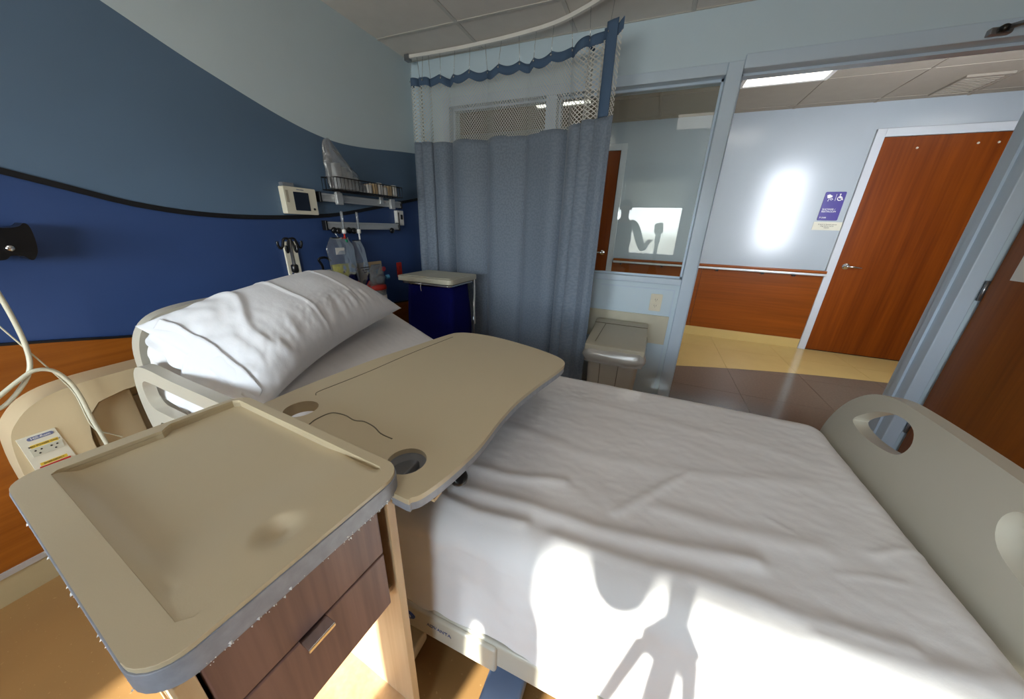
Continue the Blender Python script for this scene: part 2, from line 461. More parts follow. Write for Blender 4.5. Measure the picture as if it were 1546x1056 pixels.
# window
bm = NB(); fy0, fy1 = YB-.014, YB+TH+.014
for d in ((-1.60, -1.545, .945, 2.14), (-.80, -.725, .985, 2.085), (-1.545, .215, .945, .985), (-1.545, .215, 2.085, 2.14)):
    box(bm, d[0], d[1], fy0, fy1, d[2], d[3])
win1 = struct(obj('window_1', bm, 'frame_pale', None, False, .004), 'interior window with pale blue frame looking into the corridor', 'window')
for x0, x1 in ((-1.545, -.80), (-.725, .215)):
    boxo('pane', (x0-.004, x1+.004, YB+.062, YB+.068, .981, 2.089), 'glass_pane', win1)
    bm = NB()
    for a in ((x0, x0+.012, .985, 2.085), (x1-.012, x1, .985, 2.085), (x0, x1, .985, .997), (x0, x1, 2.073, 2.085)):
        box(bm, a[0], a[1], YB+.045, YB+.0615, a[2], a[3])
    obj('glazing_bead', bm, 'frame_pale', win1)
# door frame
bm = NB()
box(bm, .215, .291, YB-.018, YB+TH+.018, 0, 2.14); box(bm, .291, 1.50, YB-.018, YB+TH+.018, 2.10, 2.165); box(bm, 1.50, 1.568, YB-.018, YB+TH+.018, 0, 2.165)
tr1 = struct(obj('trim_1', bm, 'frame_pale', None, False, .005), 'pale blue metal frame around the open room doorway', 'door frame')
bm = NB(); box(bm, .2905, .303, YB+.05, YB+.09, 0, 2.10); box(bm, 1.488, 1.5005, YB+.05, YB+.09, 0, 2.10); box(bm, .291, 1.50, YB+.05, YB+.09, 2.088, 2.1005)
obj('door_stop', bm, 'frame_pale', tr1)
boxo('strike_plate', (.2885, .2925, YB+.01, YB+.04, .78, .90), 'steel', tr1)
# panel lines under the window
bm = NB(); 
for d in ((-.30, .19, .905, .912), (.183, .19, .06, .912)): box(bm, d[0], d[1], YB-.004, YB+.002, d[2], d[3])
obj('panel_reveal', bm, 'frame_pale', wall_back)
cr = boxo('trim_2', (XW, .186, YB-.014, YB+.002, .52, .725), 'strip_beige', None, .002); struct(cr, 'beige wall guard strip behind the bin', 'wall guard')
bb2 = boxo('baseboard_back', (XW, .214, YB-.012, YB+.002, 0, .1), 'cove_base'); struct(bb2, 'tan cove base below the interior window', 'baseboard')

# ---- open door leaf at the right
dl = struct(thing('door_1', (1.60, YB-.03, 0), 'wooden room door swung open at the right beyond the footboard', 'door'))
boxo('leaf', (1.582, 1.627, 1.30, YB-.03, .008, 2.085), 'wood_leaf', dl, .002)
for z in (.25, 1.05, 1.85): tubeo('hinge', [(1.578, YB-.022, z-.05), (1.578, YB-.022, z+.05)], .008, 'steel', dl)
bm = NB(); lathe(bm, [(.025, 0), (.025, .01), (.01, .012), (.01, .05)], (1.582, 1.38, 1.0), (-1, 0, 0)); tube(bm, [(1.535, 1.38, 1.0), (1.535, 1.50, 1.0)], .009); obj('lever', bm, 'chrome', dl, True)
nb = boxo('notice_sheet', (1.5785, 1.5815, 2.10, 2.325, 1.115, 1.42), 'paper_white'); tag(nb, 'white paper notice fixed to the open wooden door', 'notice')
dc = thing('door_closer', (1.23, YB-.02, 2.12), 'grey steel door closer arm on the head of the doorway', 'door closer')
bm = NB(); box(bm, 1.175, 1.245, YB-.045, YB-.016, 2.106, 2.132); obj('shoe', bm, 'steel', dc, False, .004)
tubeo('arm', [(1.21, YB-.05, 2.122), (1.42, YB-.16, 2.14), (1.585, YB-.33, 2.105)], .009, 'steel', dc)
bm = NB(); lathe(bm, [(.016, 0), (.016, .02), (.008, .026)], (1.21, YB-.052, 2.108)); obj('pivot', bm, 'black_plastic', dc, True)
boxo('closer_body', (1.585, 1.626, YB-.42, YB-.20, 2.086, 2.13), 'steel', dc, .004)

# ---- window wall behind the camera
bm = NB(); y0, y1 = YW-.18, YW
box(bm, XW-.1, WX0, y0, y1, 0, ZC+.2); box(bm, WX1, XR+.1, y0, y1, 0, ZC+.2); box(bm, WX0, WX1, y0, y1, 0, WZ0); box(bm, WX0, WX1, y0, y1, WZ1, ZC+.2)
struct(obj('wall_front', bm, 'wall_plain'), 'white wall with the daylight window behind the photographer', 'wall')
bm = NB()
for d in ((WX0, WX0+.04, WZ0, WZ1), (WX1-.04, WX1, WZ0, WZ1), (WX0, WX1, WZ0, WZ0+.04), (WX0, WX1, WZ1-.04, WZ1), (-.66, -.61, WZ0, WZ1)):
    box(bm, d[0], d[1], YW-.14, YW-.08, d[2], d[3])
win2 = struct(obj('window_2', bm, 'alu'), 'daylight window with roller blinds', 'window')
for x0, x1 in ((WX0+.04, -.66), (-.61, WX1-.04)):
    boxo('pane', (x0, x1, YW-.112, YW-.108, WZ0+.04, WZ1-.04), 'glass_window', win2)
    boxo('blind', (x0, x1, YW-.06, YW-.058, 1.70, WZ1-.002), 'blind_cloth', win2)
    tubeo('blind_bar', [(x0, YW-.059, 1.70), (x1, YW-.059, 1.70)], .010, 'blind_white', win2)
boxo('window_sill', (WX0-.03, WX1+.03, YW-.18, YW+.06, WZ0-.03, WZ0), 'wall_plain', win2)
struct(boxo('wall_right', (XR, XR+.1, YW-.2, YB+.01, 0, ZC+.2), 'wall_plain'), 'white side wall of the room', 'wall')

# ---- ceilings
def tiled_ceiling(name, label, x0, x1, y0, y1, z, gx, gy, pitch, lamps, emat, lampname, lamplabel, lampgroup, flip=False):
    bm = NB(); box(bm, x0, x1, y0, y1, z+.03, z+.06)
    ce = struct(obj(name, bm, 'ceiling_void'), label, 'ceiling')
    xs = sorted(set([x0, x1]+[gx+pitch*k for k in range(-20, 20) if x0+.02 < gx+pitch*k < x1-.02]))
    yl = sorted(set([y0, y1]+[gy+pitch*k for k in range(-20, 20) if y0+.02 < gy+pitch*k < y1-.02]))
    g = NB()
    for x in xs: box(g, x-.011, x+.011, y0, y1, z, z+.03)
    for y in yl: box(g, x0, x1, y-.011, y+.011, z+.0005, z+.0295)
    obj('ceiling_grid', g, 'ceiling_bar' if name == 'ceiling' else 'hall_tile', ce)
    cache = {}; li = 0
    for i in range(len(xs)-1):
        for j in range(len(yl)-1):
            a, b_, c, d = xs[i]+.012, xs[i+1]-.012, yl[j]+.012, yl[j+1]-.012
            cx, cy = (a+b_)/2, (c+d)/2; key = (round(b_-a, 3), round(d-c, 3))
            if any(abs(cx-l[0]) < .25 and abs(cy-l[1]) < .25 for l in lamps):
                q = [l for l in lamps if abs(cx-l[0]) < .25 and abs(cy-l[1]) < .25][0]
                t_ = thing(lampname, (cx, cy, z), q[2], 'ceiling light', lampgroup)
                f = NB(); plate(f, rrect(a-.01, b_+.01, c-.01, d+.01, .005, 2), [rrect(a+.02, b_-.02, c+.02, d-.02, .004, 2)], fxy, z-.004, z+.012); obj('frame', f, 'paper_white', t_)
                boxo('diffuser', (a+.019, b_-.019, c+.019, d-.019, z+.002, z+.008), emat, t_); continue
            if key not in cache:
                me = bpy.data.meshes.new('tile'); k = NB(); hx, hy = (b_-a)/2, (d-c)/2
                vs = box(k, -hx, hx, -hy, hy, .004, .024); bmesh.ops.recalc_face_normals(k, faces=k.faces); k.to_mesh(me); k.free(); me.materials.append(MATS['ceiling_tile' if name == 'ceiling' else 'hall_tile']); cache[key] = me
            o = bpy.data.objects.new('tile', cache[key]); C.objects.link(o); o.location = (cx, cy, z); o.parent = ce
    return ce
LX = lambda k: -1.275+.635*(k+.5)
LY = lambda k: 2.12+.635*(k+.5)
fill_lamps = [(LX(2), LY(-3), 'unseen square ceiling light added above the bed foot for fill'), (LX(0), LY(-4), 'unseen square ceiling light added above the cabinet for fill')]  # lamps out of view, added for soft ambient light
tiled_ceiling('ceiling', 'grey acoustic tile ceiling of the patient room', XW-.02, XR+.02, YW-.02, YB+.001, ZC, -1.275, 2.12, .635, fill_lamps, 'lamp_fill', 'fill_light', '', 'fill lights added in the room ceiling')
hx = lambda k: 1.107+.635*(k+.5)
hall_lamps = [(hx(-1), 4.04-.3175, 'lit square corridor ceiling light seen through the open doorway'), (hx(-4), 4.04-.3175, 'lit square corridor ceiling light seen through the curtain netting'),
              (hx(2), 4.04-.3175, 'lit square corridor ceiling light beyond the open door to the right')]
tiled_ceiling('ceiling_corridor', 'off-white acoustic tile ceiling of the corridor', -4.6, 4.6, YB+TH-.001, YH+.02, ZH, 1.107, 4.04, .635, hall_lamps, 'lamp_hall', 'corridor_light', '', 'ceiling lights of the corridor')

# ---- corridor
wh = struct(boxo('wall_corridor', (-4.7, 4.7, YH, YH+.1, 0, 2.75), 'wall_hall'), 'glossy light grey far wall of the corridor', 'wall')
struct(boxo('wall_corridor_left', (-4.7, -4.6, YB+TH, YH, 0, 2.75), 'wall_hall'), 'end wall of the corridor to the left', 'wall')
struct(boxo('wall_corridor_right', (4.6, 4.7, YB+TH, YH, 0, 2.75), 'wall_hall'), 'end wall of the corridor to the right', 'wall')
bm = NB(); box(bm, -4.6, XW-.1, YB, YB+TH, 0, 2.75); box(bm, XR+.1, 4.6, YB, YB+TH, 0, 2.75)
struct(obj('wall_corridor_near', bm, 'wall_hall'), 'near wall of the corridor beyond the room', 'wall')
# glowing panel added on the near corridor wall for the far wall's highlight
w3 = struct(thing('highlight_panel', (2.0, YB+TH, 0), 'unseen glowing panel added for the highlight on the corridor wall', 'window'))
boxo('pane', (1.585, 2.02, YB+TH+.004, YB+TH+.010, 1.05, 2.25), 'highlight_glow', w3)
bm = NB(); plate(bm, rrect(1.57, 2.06, 1.00, 2.30, .004, 2), [rrect(1.585, 2.02, 1.05, 2.25, .004, 2)], fxz, YB+TH, YB+TH+.03); obj('panel_frame', bm, 'frame_pale', w3)
# corridor floor: cream and grey tiles divided by a sweeping line
fl = struct(boxo('floor_corridor', (-4.7, 4.7, YB+.03, YH+.05, -.1, -.006), 'hall_joint'), 'polished corridor floor in cream and grey', 'floor')
edge_y = lambda x: 3.30+.42*x-.062*x*x if x > -1 else 2.818+.544*(x+1)*.4
P2 = .635; g = .0012
xs = [.265+P2*k for k in range(-8, 8)]
for x in xs:
    for y0, y1 in ((YB+.031, 3.02), (3.02, 3.655), (3.655, 4.29), (4.29, YH)):
        xa, xb = x+g, x+P2-g; ya, yb = y0+g, y1-g
        n = 8; ex = [xa+(xb-xa)*k/n for k in range(n+1)]; ey = [edge_y(q) for q in ex]
        for part, mat_ in ((0, 'hall_grey'), (1, 'hall_cream')):
            if part == 0: top = [min(yb, e) for e in ey]; bot = [ya]*(n+1)
            else: top = [yb]*(n+1); bot = [max(ya, e) for e in ey]
            if max(a-b_ for a, b_ in zip(top, bot)) < .005: continue
            top = [max(a, b_+.0002) for a, b_ in zip(top, bot)]
            bm = NB(); A = [bm.verts.new((a, c, 0)) for a, c in zip(ex, bot)]; B = [bm.verts.new((a, c, 0)) for a, c in zip(ex, top)]
            A2 = [bm.verts.new((a, c, -.006)) for a, c in zip(ex, bot)]; B2 = [bm.verts.new((a, c, -.006)) for a, c in zip(ex, top)]
            for k in range(n):
                bm.faces.new((A[k], A[k+1], B[k+1], B[k])); bm.faces.new((A2[k], A2[k+1], A[k+1], A[k])); bm.faces.new((B[k], B[k+1], B2[k+1], B2[k]))
            bm.faces.new((A[0], B[0], B2[0], A2[0])); bm.faces.new((A[n], A2[n], B2[n], B[n]))
            obj('tile', bm, mat_, fl)
# wainscot and handrail of the corridor wall
D1 = (1.905, 2.84); D2 = (-1.50, -.555)
hb = struct(boxo('baseboard_corridor', (D2[1]+.06, D1[0]-.06, YH-.012, YH+.002, 0, .115), 'hall_cream'), 'cream cove base of the corridor wall', 'baseboard')
for i, (a, b_) in enumerate(((D2[1]+.06, .62), (.623, D1[0]-.06), (D1[1]+.06, 4.6), (-4.6, D2[0]-.06))):
    boxo('wainscot_panel', (a, b_, YH-.016, YH+.002, .116, .875), 'wood_hall', wh, .0015)
for i, (a, b_, lb) in enumerate(((D2[1]+.09, D1[0]-.075, 'wooden handrail with steel strip along the corridor wall'),)):
    hr = thing('handrail', ((a+b_)/2, YH, .88), lb, 'handrail')
    boxo('wood_cap', (a, b_, YH-.075, YH-.02, .895, .925), 'wood_hall', hr, .006)
    boxo('steel_strip', (a, b_, YH-.085, YH-.03, .868, .894), 'alu', hr, .005)
    for x in (a+.1, .15, .78, 1.25, b_-.28): boxo('bracket', (x-.012, x+.012, YH-.06, YH-.015, .845, .869), 'black_plastic', hr)
def hall_door(name, x0, x1, label, hx_, hs):
    t_ = struct(thing(name, ((x0+x1)/2, YH, 0), label, 'door'))
    boxo('leaf', (x0, x1, YH-.02, YH-.006, .012, 2.2), 'wood_door', t_, .0015)
    bm = NB()
    for d in ((x0-.075, x0-.004, 0, 2.275), (x1+.004, x1+.075, 0, 2.275), (x0-.004, x1+.004, 2.204, 2.275)): box(bm, d[0], d[1], YH-.03, YH+.002, d[2], d[3])
    obj('door_frame', bm, 'wall_plain', t_, False, .003)
    boxo('gap_shadow', (x0-.004, x1+.004, YH-.005, YH+.001, 0, 2.204), 'stripe_black', t_)
    bm = NB(); lathe(bm, [(.034, 0), (.034, .006), (.026, .012), (.013, .014), (.013, .05)], (hx_, YH-.02, .985), (0, -1, 0))
    tube(bm, [(hx_, YH-.07, .985), (hx_+hs*.05, YH-.072, .985), (hx_+hs*.12, YH-.066, .978)], [.012, .010, .008]); obj('lever_handle', bm, 'chrome', t_, True)
    return t_
d2 = hall_door('door_2', D1[0], D1[1], 'orange-brown wooden corridor door beside the purple restroom sign', 1.985, 1)
for x in (2.17, 2.57, 2.70):
    bm = NB(); lathe(bm, [(.010, 0), (.008, .006)], (x, YH-.02, 2.10 if x < 2.5 else 2.12), (0, -1, 0), 8); obj('screw_cap', bm, 'outlet_ivory', d2, True)
hall_door('door_3', D2[0], D2[1], 'orange-brown wooden corridor door seen through the interior window', -.63, -1)
# restroom sign
sx0, sx1, sz0, sz1 = 1.602, 1.775, 1.447, 1.727
sg = thing('restroom_sign', ((sx0+sx1)/2, YH, sz0), 'purple restroom sign with white symbols on the corridor wall', 'sign')
bm = NB(); plate(bm, rrect(sx0, sx1, sz0, sz1, .012, 4), [], fxz, YH-.008, YH); obj('plaque', bm, 'sign_purple', sg, False, .001)
def stext(name, s, size, x, z, parent=None, mat_='paper_white', align='LEFT', y=YH-.0085): return text(name, s, size, (x, y, z), (1, 0, 0), (0, 0, 1), mat_, parent, align)
stext('lettering', 'SHOWER /\nRESTROOM', .0235, sx0+.014, 1.545, sg)
stext('room_number', 'P-2088', .020, sx0+.014, 1.474, sg)
def sym(bm, pts): plate(bm, pts, [], fxz, YH-.0098, YH-.0079)
bm = NB(); cx, cz = sx0+.05, 1.672
sym(bm, [(cx-.032, cz+.022), (cx-.012, cz+.030), (cx+.016, cz+.014), (cx+.012, cz+.004), (cx-.008, cz-.008), (cx-.024, cz-.006)])
for dx, dz in ((-.008, -.020), (.004, -.014), (.014, -.008), (-.012, -.032), (.012, -.024), (.022, -.018)): sym(bm, circle(cx+dx, cz+dz, .0042, 10))
obj('shower_symbol', bm, 'paper_white', sg)
bm = NB(); sym(bm, [(sx0+.094, 1.640), (sx0+.097, 1.640), (sx0+.097, 1.705), (sx0+.094, 1.705)]); obj('divider', bm, 'paper_white', sg)
bm = NB(); cx, cz = sx0+.130, 1.662
plate(bm, circle(cx, cz, .022, 20), [circle(cx, cz, .015, 20)], fxz, YH-.0098, YH-.0079)
sym(bm, circle(cx-.004, cz+.040, .0065, 12)); sym(bm, [(cx-.008, cz+.030), (cx, cz+.030), (cx+.003, cz+.010), (cx+.020, cz+.008), (cx+.030, cz-.014), (cx+.023, cz-.016), (cx+.014, cz+.001), (cx-.006, cz+.002)])
obj('wheelchair_symbol', bm, 'paper_white', sg)
ns = thing('door_card', (1.71, YH, 1.345), 'small pale notice card beneath the purple restroom sign', 'notice')
boxo('card', (1.585, 1.832, YH-.003, YH, 1.348, 1.432), 'strip_beige', ns)
stext('lettering', 'If door is locked please\nring bell at nurse\nstation', .017, 1.708, 1.39, ns, 'ink_dark', 'CENTER', YH-.0035)
# corridor ceiling vent
vt = thing('ceiling_vent', (2.18, 4.44, ZH), 'grey louvred vent in the corridor ceiling', 'vent')
bm = NB(); plate(bm, rrect(2.06, 2.33, 4.26, 4.68, .004, 2), [rrect(2.08, 2.31, 4.28, 4.66, .004, 2)], fxy, ZH-.012, ZH+.004); obj('frame', bm, 'hall_tile', vt)
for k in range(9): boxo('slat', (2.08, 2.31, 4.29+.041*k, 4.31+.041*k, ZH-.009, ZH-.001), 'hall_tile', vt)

# ================================================================== THE BED
BY0, BY1 = .49, 1.475
def zt(x):
    d = -.90-x
    q = 0 if d < -.12 else (d if d > .12 else (d+.12)**2/.48)
    return .60+.42*q
bed = thing('hospital_bed', (-.43, .98, 0), 'cream plastic hospital bed with moulded headboard and footboard against the blue wall', 'bed')
# footboard
half = [(1.515, .50), (1.512, .57), (1.478, .655), (1.42, .735), (1.34, .797), (1.25, .828), (1.15, .836)]
ctr = .985
outl = half + [(ctr, .838)] + [(2*ctr-a, b_) for a, b_ in half[::-1]] + [(.50, .30), (.75, .26), (ctr, .25), (1.22, .26), (1.47, .30)]
outl = [(p.x, p.y) for p in catmull([(a, b_, 0) for a, b_ in outl], 5)]
def slot(s):
    pts = [(1.372, .680), (1.33, .728), (1.265, .772), (1.19, .794), (1.135, .785), (1.118, .742), (1.145, .695), (1.22, .672), (1.31, .664)]
    pts = [(a if s > 0 else 2*ctr-a, b_) for a, b_ in pts]
    return [(p.x, p.y) for p in catmull([(a, b_, 0) for a, b_ in pts], 4)]
bm = NB(); plate(bm, outl, [slot(1), slot(-1)], fyz, .752, .794); obj('footboard', bm, 'bed_plastic', bed, False, .016, 4)
bm = NB(); box(bm, .77, .80, .62, 1.35, .18, .30); obj('footboard_bracket', bm, 'grey_plastic', bed, False, .01)
# headboard
hb_o = [(.475, .50), (.472, .72), (.485, .85), (.53, .925), (.62, .958), (.78, .968), (ctr, .97)]
hb_o = hb_o + [(2*ctr-a, b_) for a, b_ in hb_o[::-1][1:]] + [(1.45, .36), (ctr, .34), (.52, .36)]
hb_o = [(p.x, p.y) for p in catmull([(a, b_, 0) for a, b_ in hb_o], 5)]
hb_slot = [(p.x, p.y) for p in catmull([(a, b_, 0) for a, b_ in [(.62, .875), (.72, .905), (.83, .91), (.86, .885), (.83, .86), (.72, .85), (.64, .845)]], 4)]
bm = NB(); plate(bm, hb_o, [hb_slot, [(2*ctr-a, b_) for a, b_ in hb_slot]], fyz, -1.665, -1.615); obj('headboard', bm, 'bed_plastic', bed, False, .016, 4)
# frame
bm = NB()
for y0, y1 in ((.462, .52), (1.44, 1.50)): box(bm, -1.60, .74, y0, y1, .175, .27)
box(bm, -1.60, -1.53, .52, 1.44, .19, .26); box(bm, .66, .74, .52, 1.44, .19, .26); box(bm, -.5, -.42, .52, 1.44, .19, .26)
obj('frame', bm, 'bed_plastic', bed, False, .012, 3)
bm = NB()
grid(bm, 30, 2, lambda u, v: (-1.58+2.30*u, .50+.965*v, zt(-1.58+2.30*u)-.17)); grid(bm, 30, 2, lambda u, v: (-1.58+2.30*u, .50+.965*v, zt(-1.58+2.30*u)-.20))
obj('deck', bm, 'grey_plastic', bed)
bm = NB(); box(bm, -1.2, .35, .70, 1.27, .12, .19); obj('base', bm, 'grey_plastic', bed, False, .01)
for x in (-1.15, .33):
    for y in (.72, 1.25):
        bm = NB(); lathe(bm, [(.03, -.016), (.062, -.014), (.066, 0), (.062, .014), (.03, .016)], (x, y, .066), (0, 1, 0), 18); tube(bm, [(x, y, .09), (x, y, .13)], .018); obj('caster', bm, 'black_plastic', bed, True)
for x in (-.95, .15):
    bm = NB(); box(bm, x-.03, x+.03, .75, 1.22, .19, .40); obj('lift_strut', bm, 'grey_plastic', bed)
# raised head-end side rail
def rail_map(a, b_, t):
    c, s_ = math.cos(R(3.5)), math.sin(R(3.5)); dx, dz = a+1.28, b_-.63
    return (-1.28+dx*c+dz*s_, t, .63-dx*s_+dz*c)
ro = [(-1.575, .60), (-1.572, .70), (-1.54, .775), (-1.47, .805), (-1.30, .800), (-1.10, .80), (-.99, .79), (-.94, .74), (-.935, .62), (-.97, .50), (-1.06, .45), (-1.30, .44), (-1.48, .455), (-1.55, .51)]
ro = [(p.x, p.y) for p in catmull([(a, b_, 0) for a, b_ in ro], 5)]
bm = NB(); plate(bm, ro, [rrect(-1.522, -1.00, .640, .752, .045, 6), rrect(-1.495, -1.00, .535, .592, .026, 5)], rail_map, .424, .456)
sr = obj('side_rail', bm, 'bed_plastic', bed, False, .013, 4)
p = rail_map(-1.46, .505, .4165)
bm = NB(); plate(bm, rrect(-1.50, -1.36, .475, .528, .008, 3), [], rail_map, .4215, .4255); lb = obj('sticker', bm, 'label_white', sr)
bm = NB(); plate(bm, [(-1.48, .485), (-1.40, .485), (-1.44, .520)], [], rail_map, .4200, .4220); obj('sticker_mark', bm, 'ink_blue', sr)
for x in (-1.35, -1.10): tubeo('rail_post', [(x, .438, .46), (x, .445, .30), (x, .48, .23)], .014, 'steel', bed)
# logo plate and model name on the frame under the sheet
bm = NB(); box(bm, -.78, -.20, .452, .470, .165, .262); fp = obj('side_cover', bm, 'bed_plastic', bed, False, .008, 3)
bm = NB(); plate(bm, [(-.505+.050*math.cos(2*PI*k/24), .222+.019*math.sin(2*PI*k/24)) for k in range(24)], [], fxz, .4495, .4525); obj('logo_badge', bm, 'ink_blue', fp)
text('logo_lettering', 'Hill-Rom', .020, (-.505, .4490, .222), (1, 0, 0), (0, 0, 1), 'label_white', fp)
text('model_lettering', 'ADVANTA', .017, (-.375, .4510, .222), (1, 0, 0), (0, 0, 1), 'ink_grey', fp)

# mattress
bm = NB(); n = 40; prev = None
for i in range(n+1):
    x = -1.57+2.25*i/n; z = zt(x)
    ring = [bm.verts.new((x, y, zz)) for y, zz in ((BY0+.03, z-.165), (BY0+.012, z-.15), (BY0+.012, z-.06), (BY0+.05, z-.025), (BY0+.09, z-.016), (BY1-.09, z-.016), (BY1-.05, z-.025), (BY1-.012, z-.06), (BY1-.012, z-.15), (BY1-.03, z-.165))]
    if prev:
        for k in range(10): bm.faces.new((prev[k], prev[(k+1) % 10], ring[(k+1) % 10], ring[k]))
    else: bm.faces.new(ring)
    prev = ring
bm.faces.new(prev[::-1])
tag(obj('mattress', bm, 'mattress_cloth', None, True), 'grey-blue mattress of the hospital bed hidden under the white sheet', 'mattress')

# sheet
RIDGES = []
def ridge(px, wdt, hgt):
    pts = [at(a, b_, 2, .60) for a, b_ in px]
    for a, b_ in zip(pts, pts[1:]): RIDGES.append((a.xy, b_.xy, wdt, hgt))
ridge([(655, 745), (720, 775), (790, 792)], .016, .010)
ridge([(690, 735), (800, 765), (900, 800), (1010, 825), (1140, 850)], .020, .011)
ridge([(840, 815), (950, 850), (1080, 885), (1230, 940), (1380, 985)], .018, .008)
ridge([(930, 775), (985, 745), (1040, 715)], .014, .006)
ridge([(700, 700), (770, 720), (850, 728)], .018, .008)
ridge([(1000, 770), (1100, 800), (1240, 830)], .025, .006)
ridge([(1160, 785), (1215, 815), (1262, 842)], .006, .003)
ridge([(1265, 868), (1310, 872), (1365, 882)], .006, .003)
ridge([(1320, 838), (1360, 830), (1410, 832)], .008, .003)
ridge([(760, 640), (900, 690), (1060, 720), (1220, 730)], .03, .004)
ridge([(900, 610), (1050, 650), (1200, 690)], .03, .003)
ridge([(1240, 960), (1400, 1010), (1546, 1040)], .02, .007)
def wrinkle(x, y):
    p = Vector((x, y)); h = 0
    for a, b_, wd, hg in RIDGES:
        d = b_-a; q = max(0, min(1, (p-a).dot(d)/d.length_squared)); dd = (p-a-d*q).length
        if dd < wd*4: h = max(h, .8*hg*math.exp(-(dd/wd)**2))
    h += .0022*noise.noise(Vector((x*5, y*9, 1.3))) + .0011*noise.noise(Vector((x*14+y*6, y*30, 4.1))) + .0008*noise.noise(Vector((x*34, y*60, 7)))
    h += .004*noise.noise(Vector((x*2.2, y*3, 9)))
    return h
def hem(x):
    if x > -.40: return .268-.012*x+.004*math.sin(x*23)
    if x > -.50: return .268-(-.40-x)*.45
    if x > -.64: return .223+(-.50-x)*1.5
    return .433+(zt(x)-.6)*.9
def sheet_f(u, v):
    x = -1.575+2.315*u
    z0 = zt(x); RA = .075
    if u > .965: q = min(1, (u-.965)/.035); z0 -= .085*(1-math.sqrt(max(0, 1-q*q)))
    k = v*100
    yn, yf = BY0-.008, BY1+.008
    if k <= 26:
        q = k/26; zb = hem(x); z = zb+(z0-RA-zb)*q
        y = yn-.016*(1-q)**1.5+.006*math.sin(x*17+q*2)*(1-q)+.010*noise.noise(Vector((x*7, z*5, 2)))*(1-q*.6)+.004*noise.noise(Vector((x*22, z*20, 5)))
        return (x, min(y, yn+.014), z)
    if k <= 34:
        a = (k-26)/8*PI/2; y = yn+RA*(1-math.cos(a)); z = z0-RA+RA*math.sin(a)
        return (x, y, z+wrinkle(x, y)*(k-26)/8)
    if k <= 88:
        y = yn+RA+(yf-yn-2*RA)*(k-34)/54
        return (x, y, z0+wrinkle(x, y))
    if k <= 94:
        a = (94-k)/6*PI/2; y = yf-RA*(1-math.cos(a)); z = z0-RA+RA*math.sin(a)
        return (x, y, z+wrinkle(x, y)*(94-k)/6)
    q = (k-94)/6; return (x, yf+.006*math.sin(x*15), z0-RA-.12*q)
bm = NB(); grid(bm, 420, 201, sheet_f)
so = obj('bed_sheet', bm, 'sheet', None, True)
tag(so, 'rumpled white sheet spread over the mattress and hanging over the near side', 'sheet')

# pillow
PA, PB, PC, PD = Vector((-1.51, .46, .94)), Vector((-1.05, .515, .735)), Vector((-1.165, 1.315, .862)), Vector((-1.59, 1.28, 1.01))
def pil(u, v, side):
    # u along the length (near -> far), v across (head -> foot)
    ea = .035*math.sin(PI*u); eb = .02*math.sin(PI*v)
    base = (PA*(1-v)+PB*v)*(1-u)+(PD*(1-v)+PC*v)*u
    du = (PC+PD-PA-PB).normalized(); dv = (PB+PC-PA-PD).normalized(); n = dv.cross(du).normalized()
    if n.z < 0: n = -n
    base = base - dv*ea*(2*v-1)*1.0 - du*eb*(2*u-1)
    a = max(0, 1-abs(2*u-1)**2.6)**.62; c = max(0, 1-abs(2*v-1)**3.0)**.60
    bul = a*c
    if side > 0:
        h = .150*bul
        h += .008*noise.noise(Vector((u*3.2, v*4, 3)))*bul + .005*noise.noise(Vector((u*9, v*7, 8)))*(1.15-bul)*min(1, 8*bul)
        h += .006*math.exp(-((u-.40-.04*v)/.008)**2)*c + .004*math.exp(-((u-.68-.03*v)/.008)**2)*c
        # gathered cloth along the foot-side edge and the open near end
        h += .008*noise.noise(Vector((u*26, v*4, 6)))*math.exp(-((v-.82)/.10)**2)*min(1, 6*(1-u)*u)+.0022*noise.noise(Vector((u*60+v*8, v*22, 2)))*math.exp(-((v-.80)/.14)**2)
        if u < .28: h += .013*noise.noise(Vector((u*26, v*10, 2)))*(1-u/.28)*min(1, 10*bul)+.012*math.exp(-((u-.20-.05*math.sin(v*7))/.022)**2)*c
    else:
        h = -.075*bul
    h += 0
    sag = -.03*(1-u)**6*v
    return base+n*h+Vector((0, 0, sag))
bm = NB(); nu, nv = 130, 90
T = grid(bm, nu, nv, lambda u, v: pil(u, v, 1)); B = grid(bm, nu, nv, lambda u, v: pil(u, v, -1))
bmesh.ops.remove_doubles(bm, verts=bm.verts, dist=.0008)
pw = obj('pillow', bm, 'pillow', None, True)
tag(pw, 'plump white pillow in a creased cotton case at the raised head of the bed', 'pillow')

def flapf(u, v):
    # open end of the case, hanging in loose folds over the near edge
    p = pil(.05, .10+.84*u, 1); q = pil(.012, .10+.84*u, -1); p = p.lerp(q, smooth01(v, 0, .45))
    d = Vector((-.02, -.42, -.90)); ln = .075*(1-.8*abs(2*u-1)**2.5)*v
    return p+d*ln+Vector((0, -.006-.010*math.sin(u*17+1)*v-.006*math.sin(u*41)*v, .006*math.sin(u*23)*v))+Vector((0, 0, .004))
bm = NB(); grid(bm, 70, 16, flapf); o = obj('case_hem', bm, 'pillow', pw, True); md = o.modifiers.new('th', 'SOLIDIFY'); md.thickness = .003
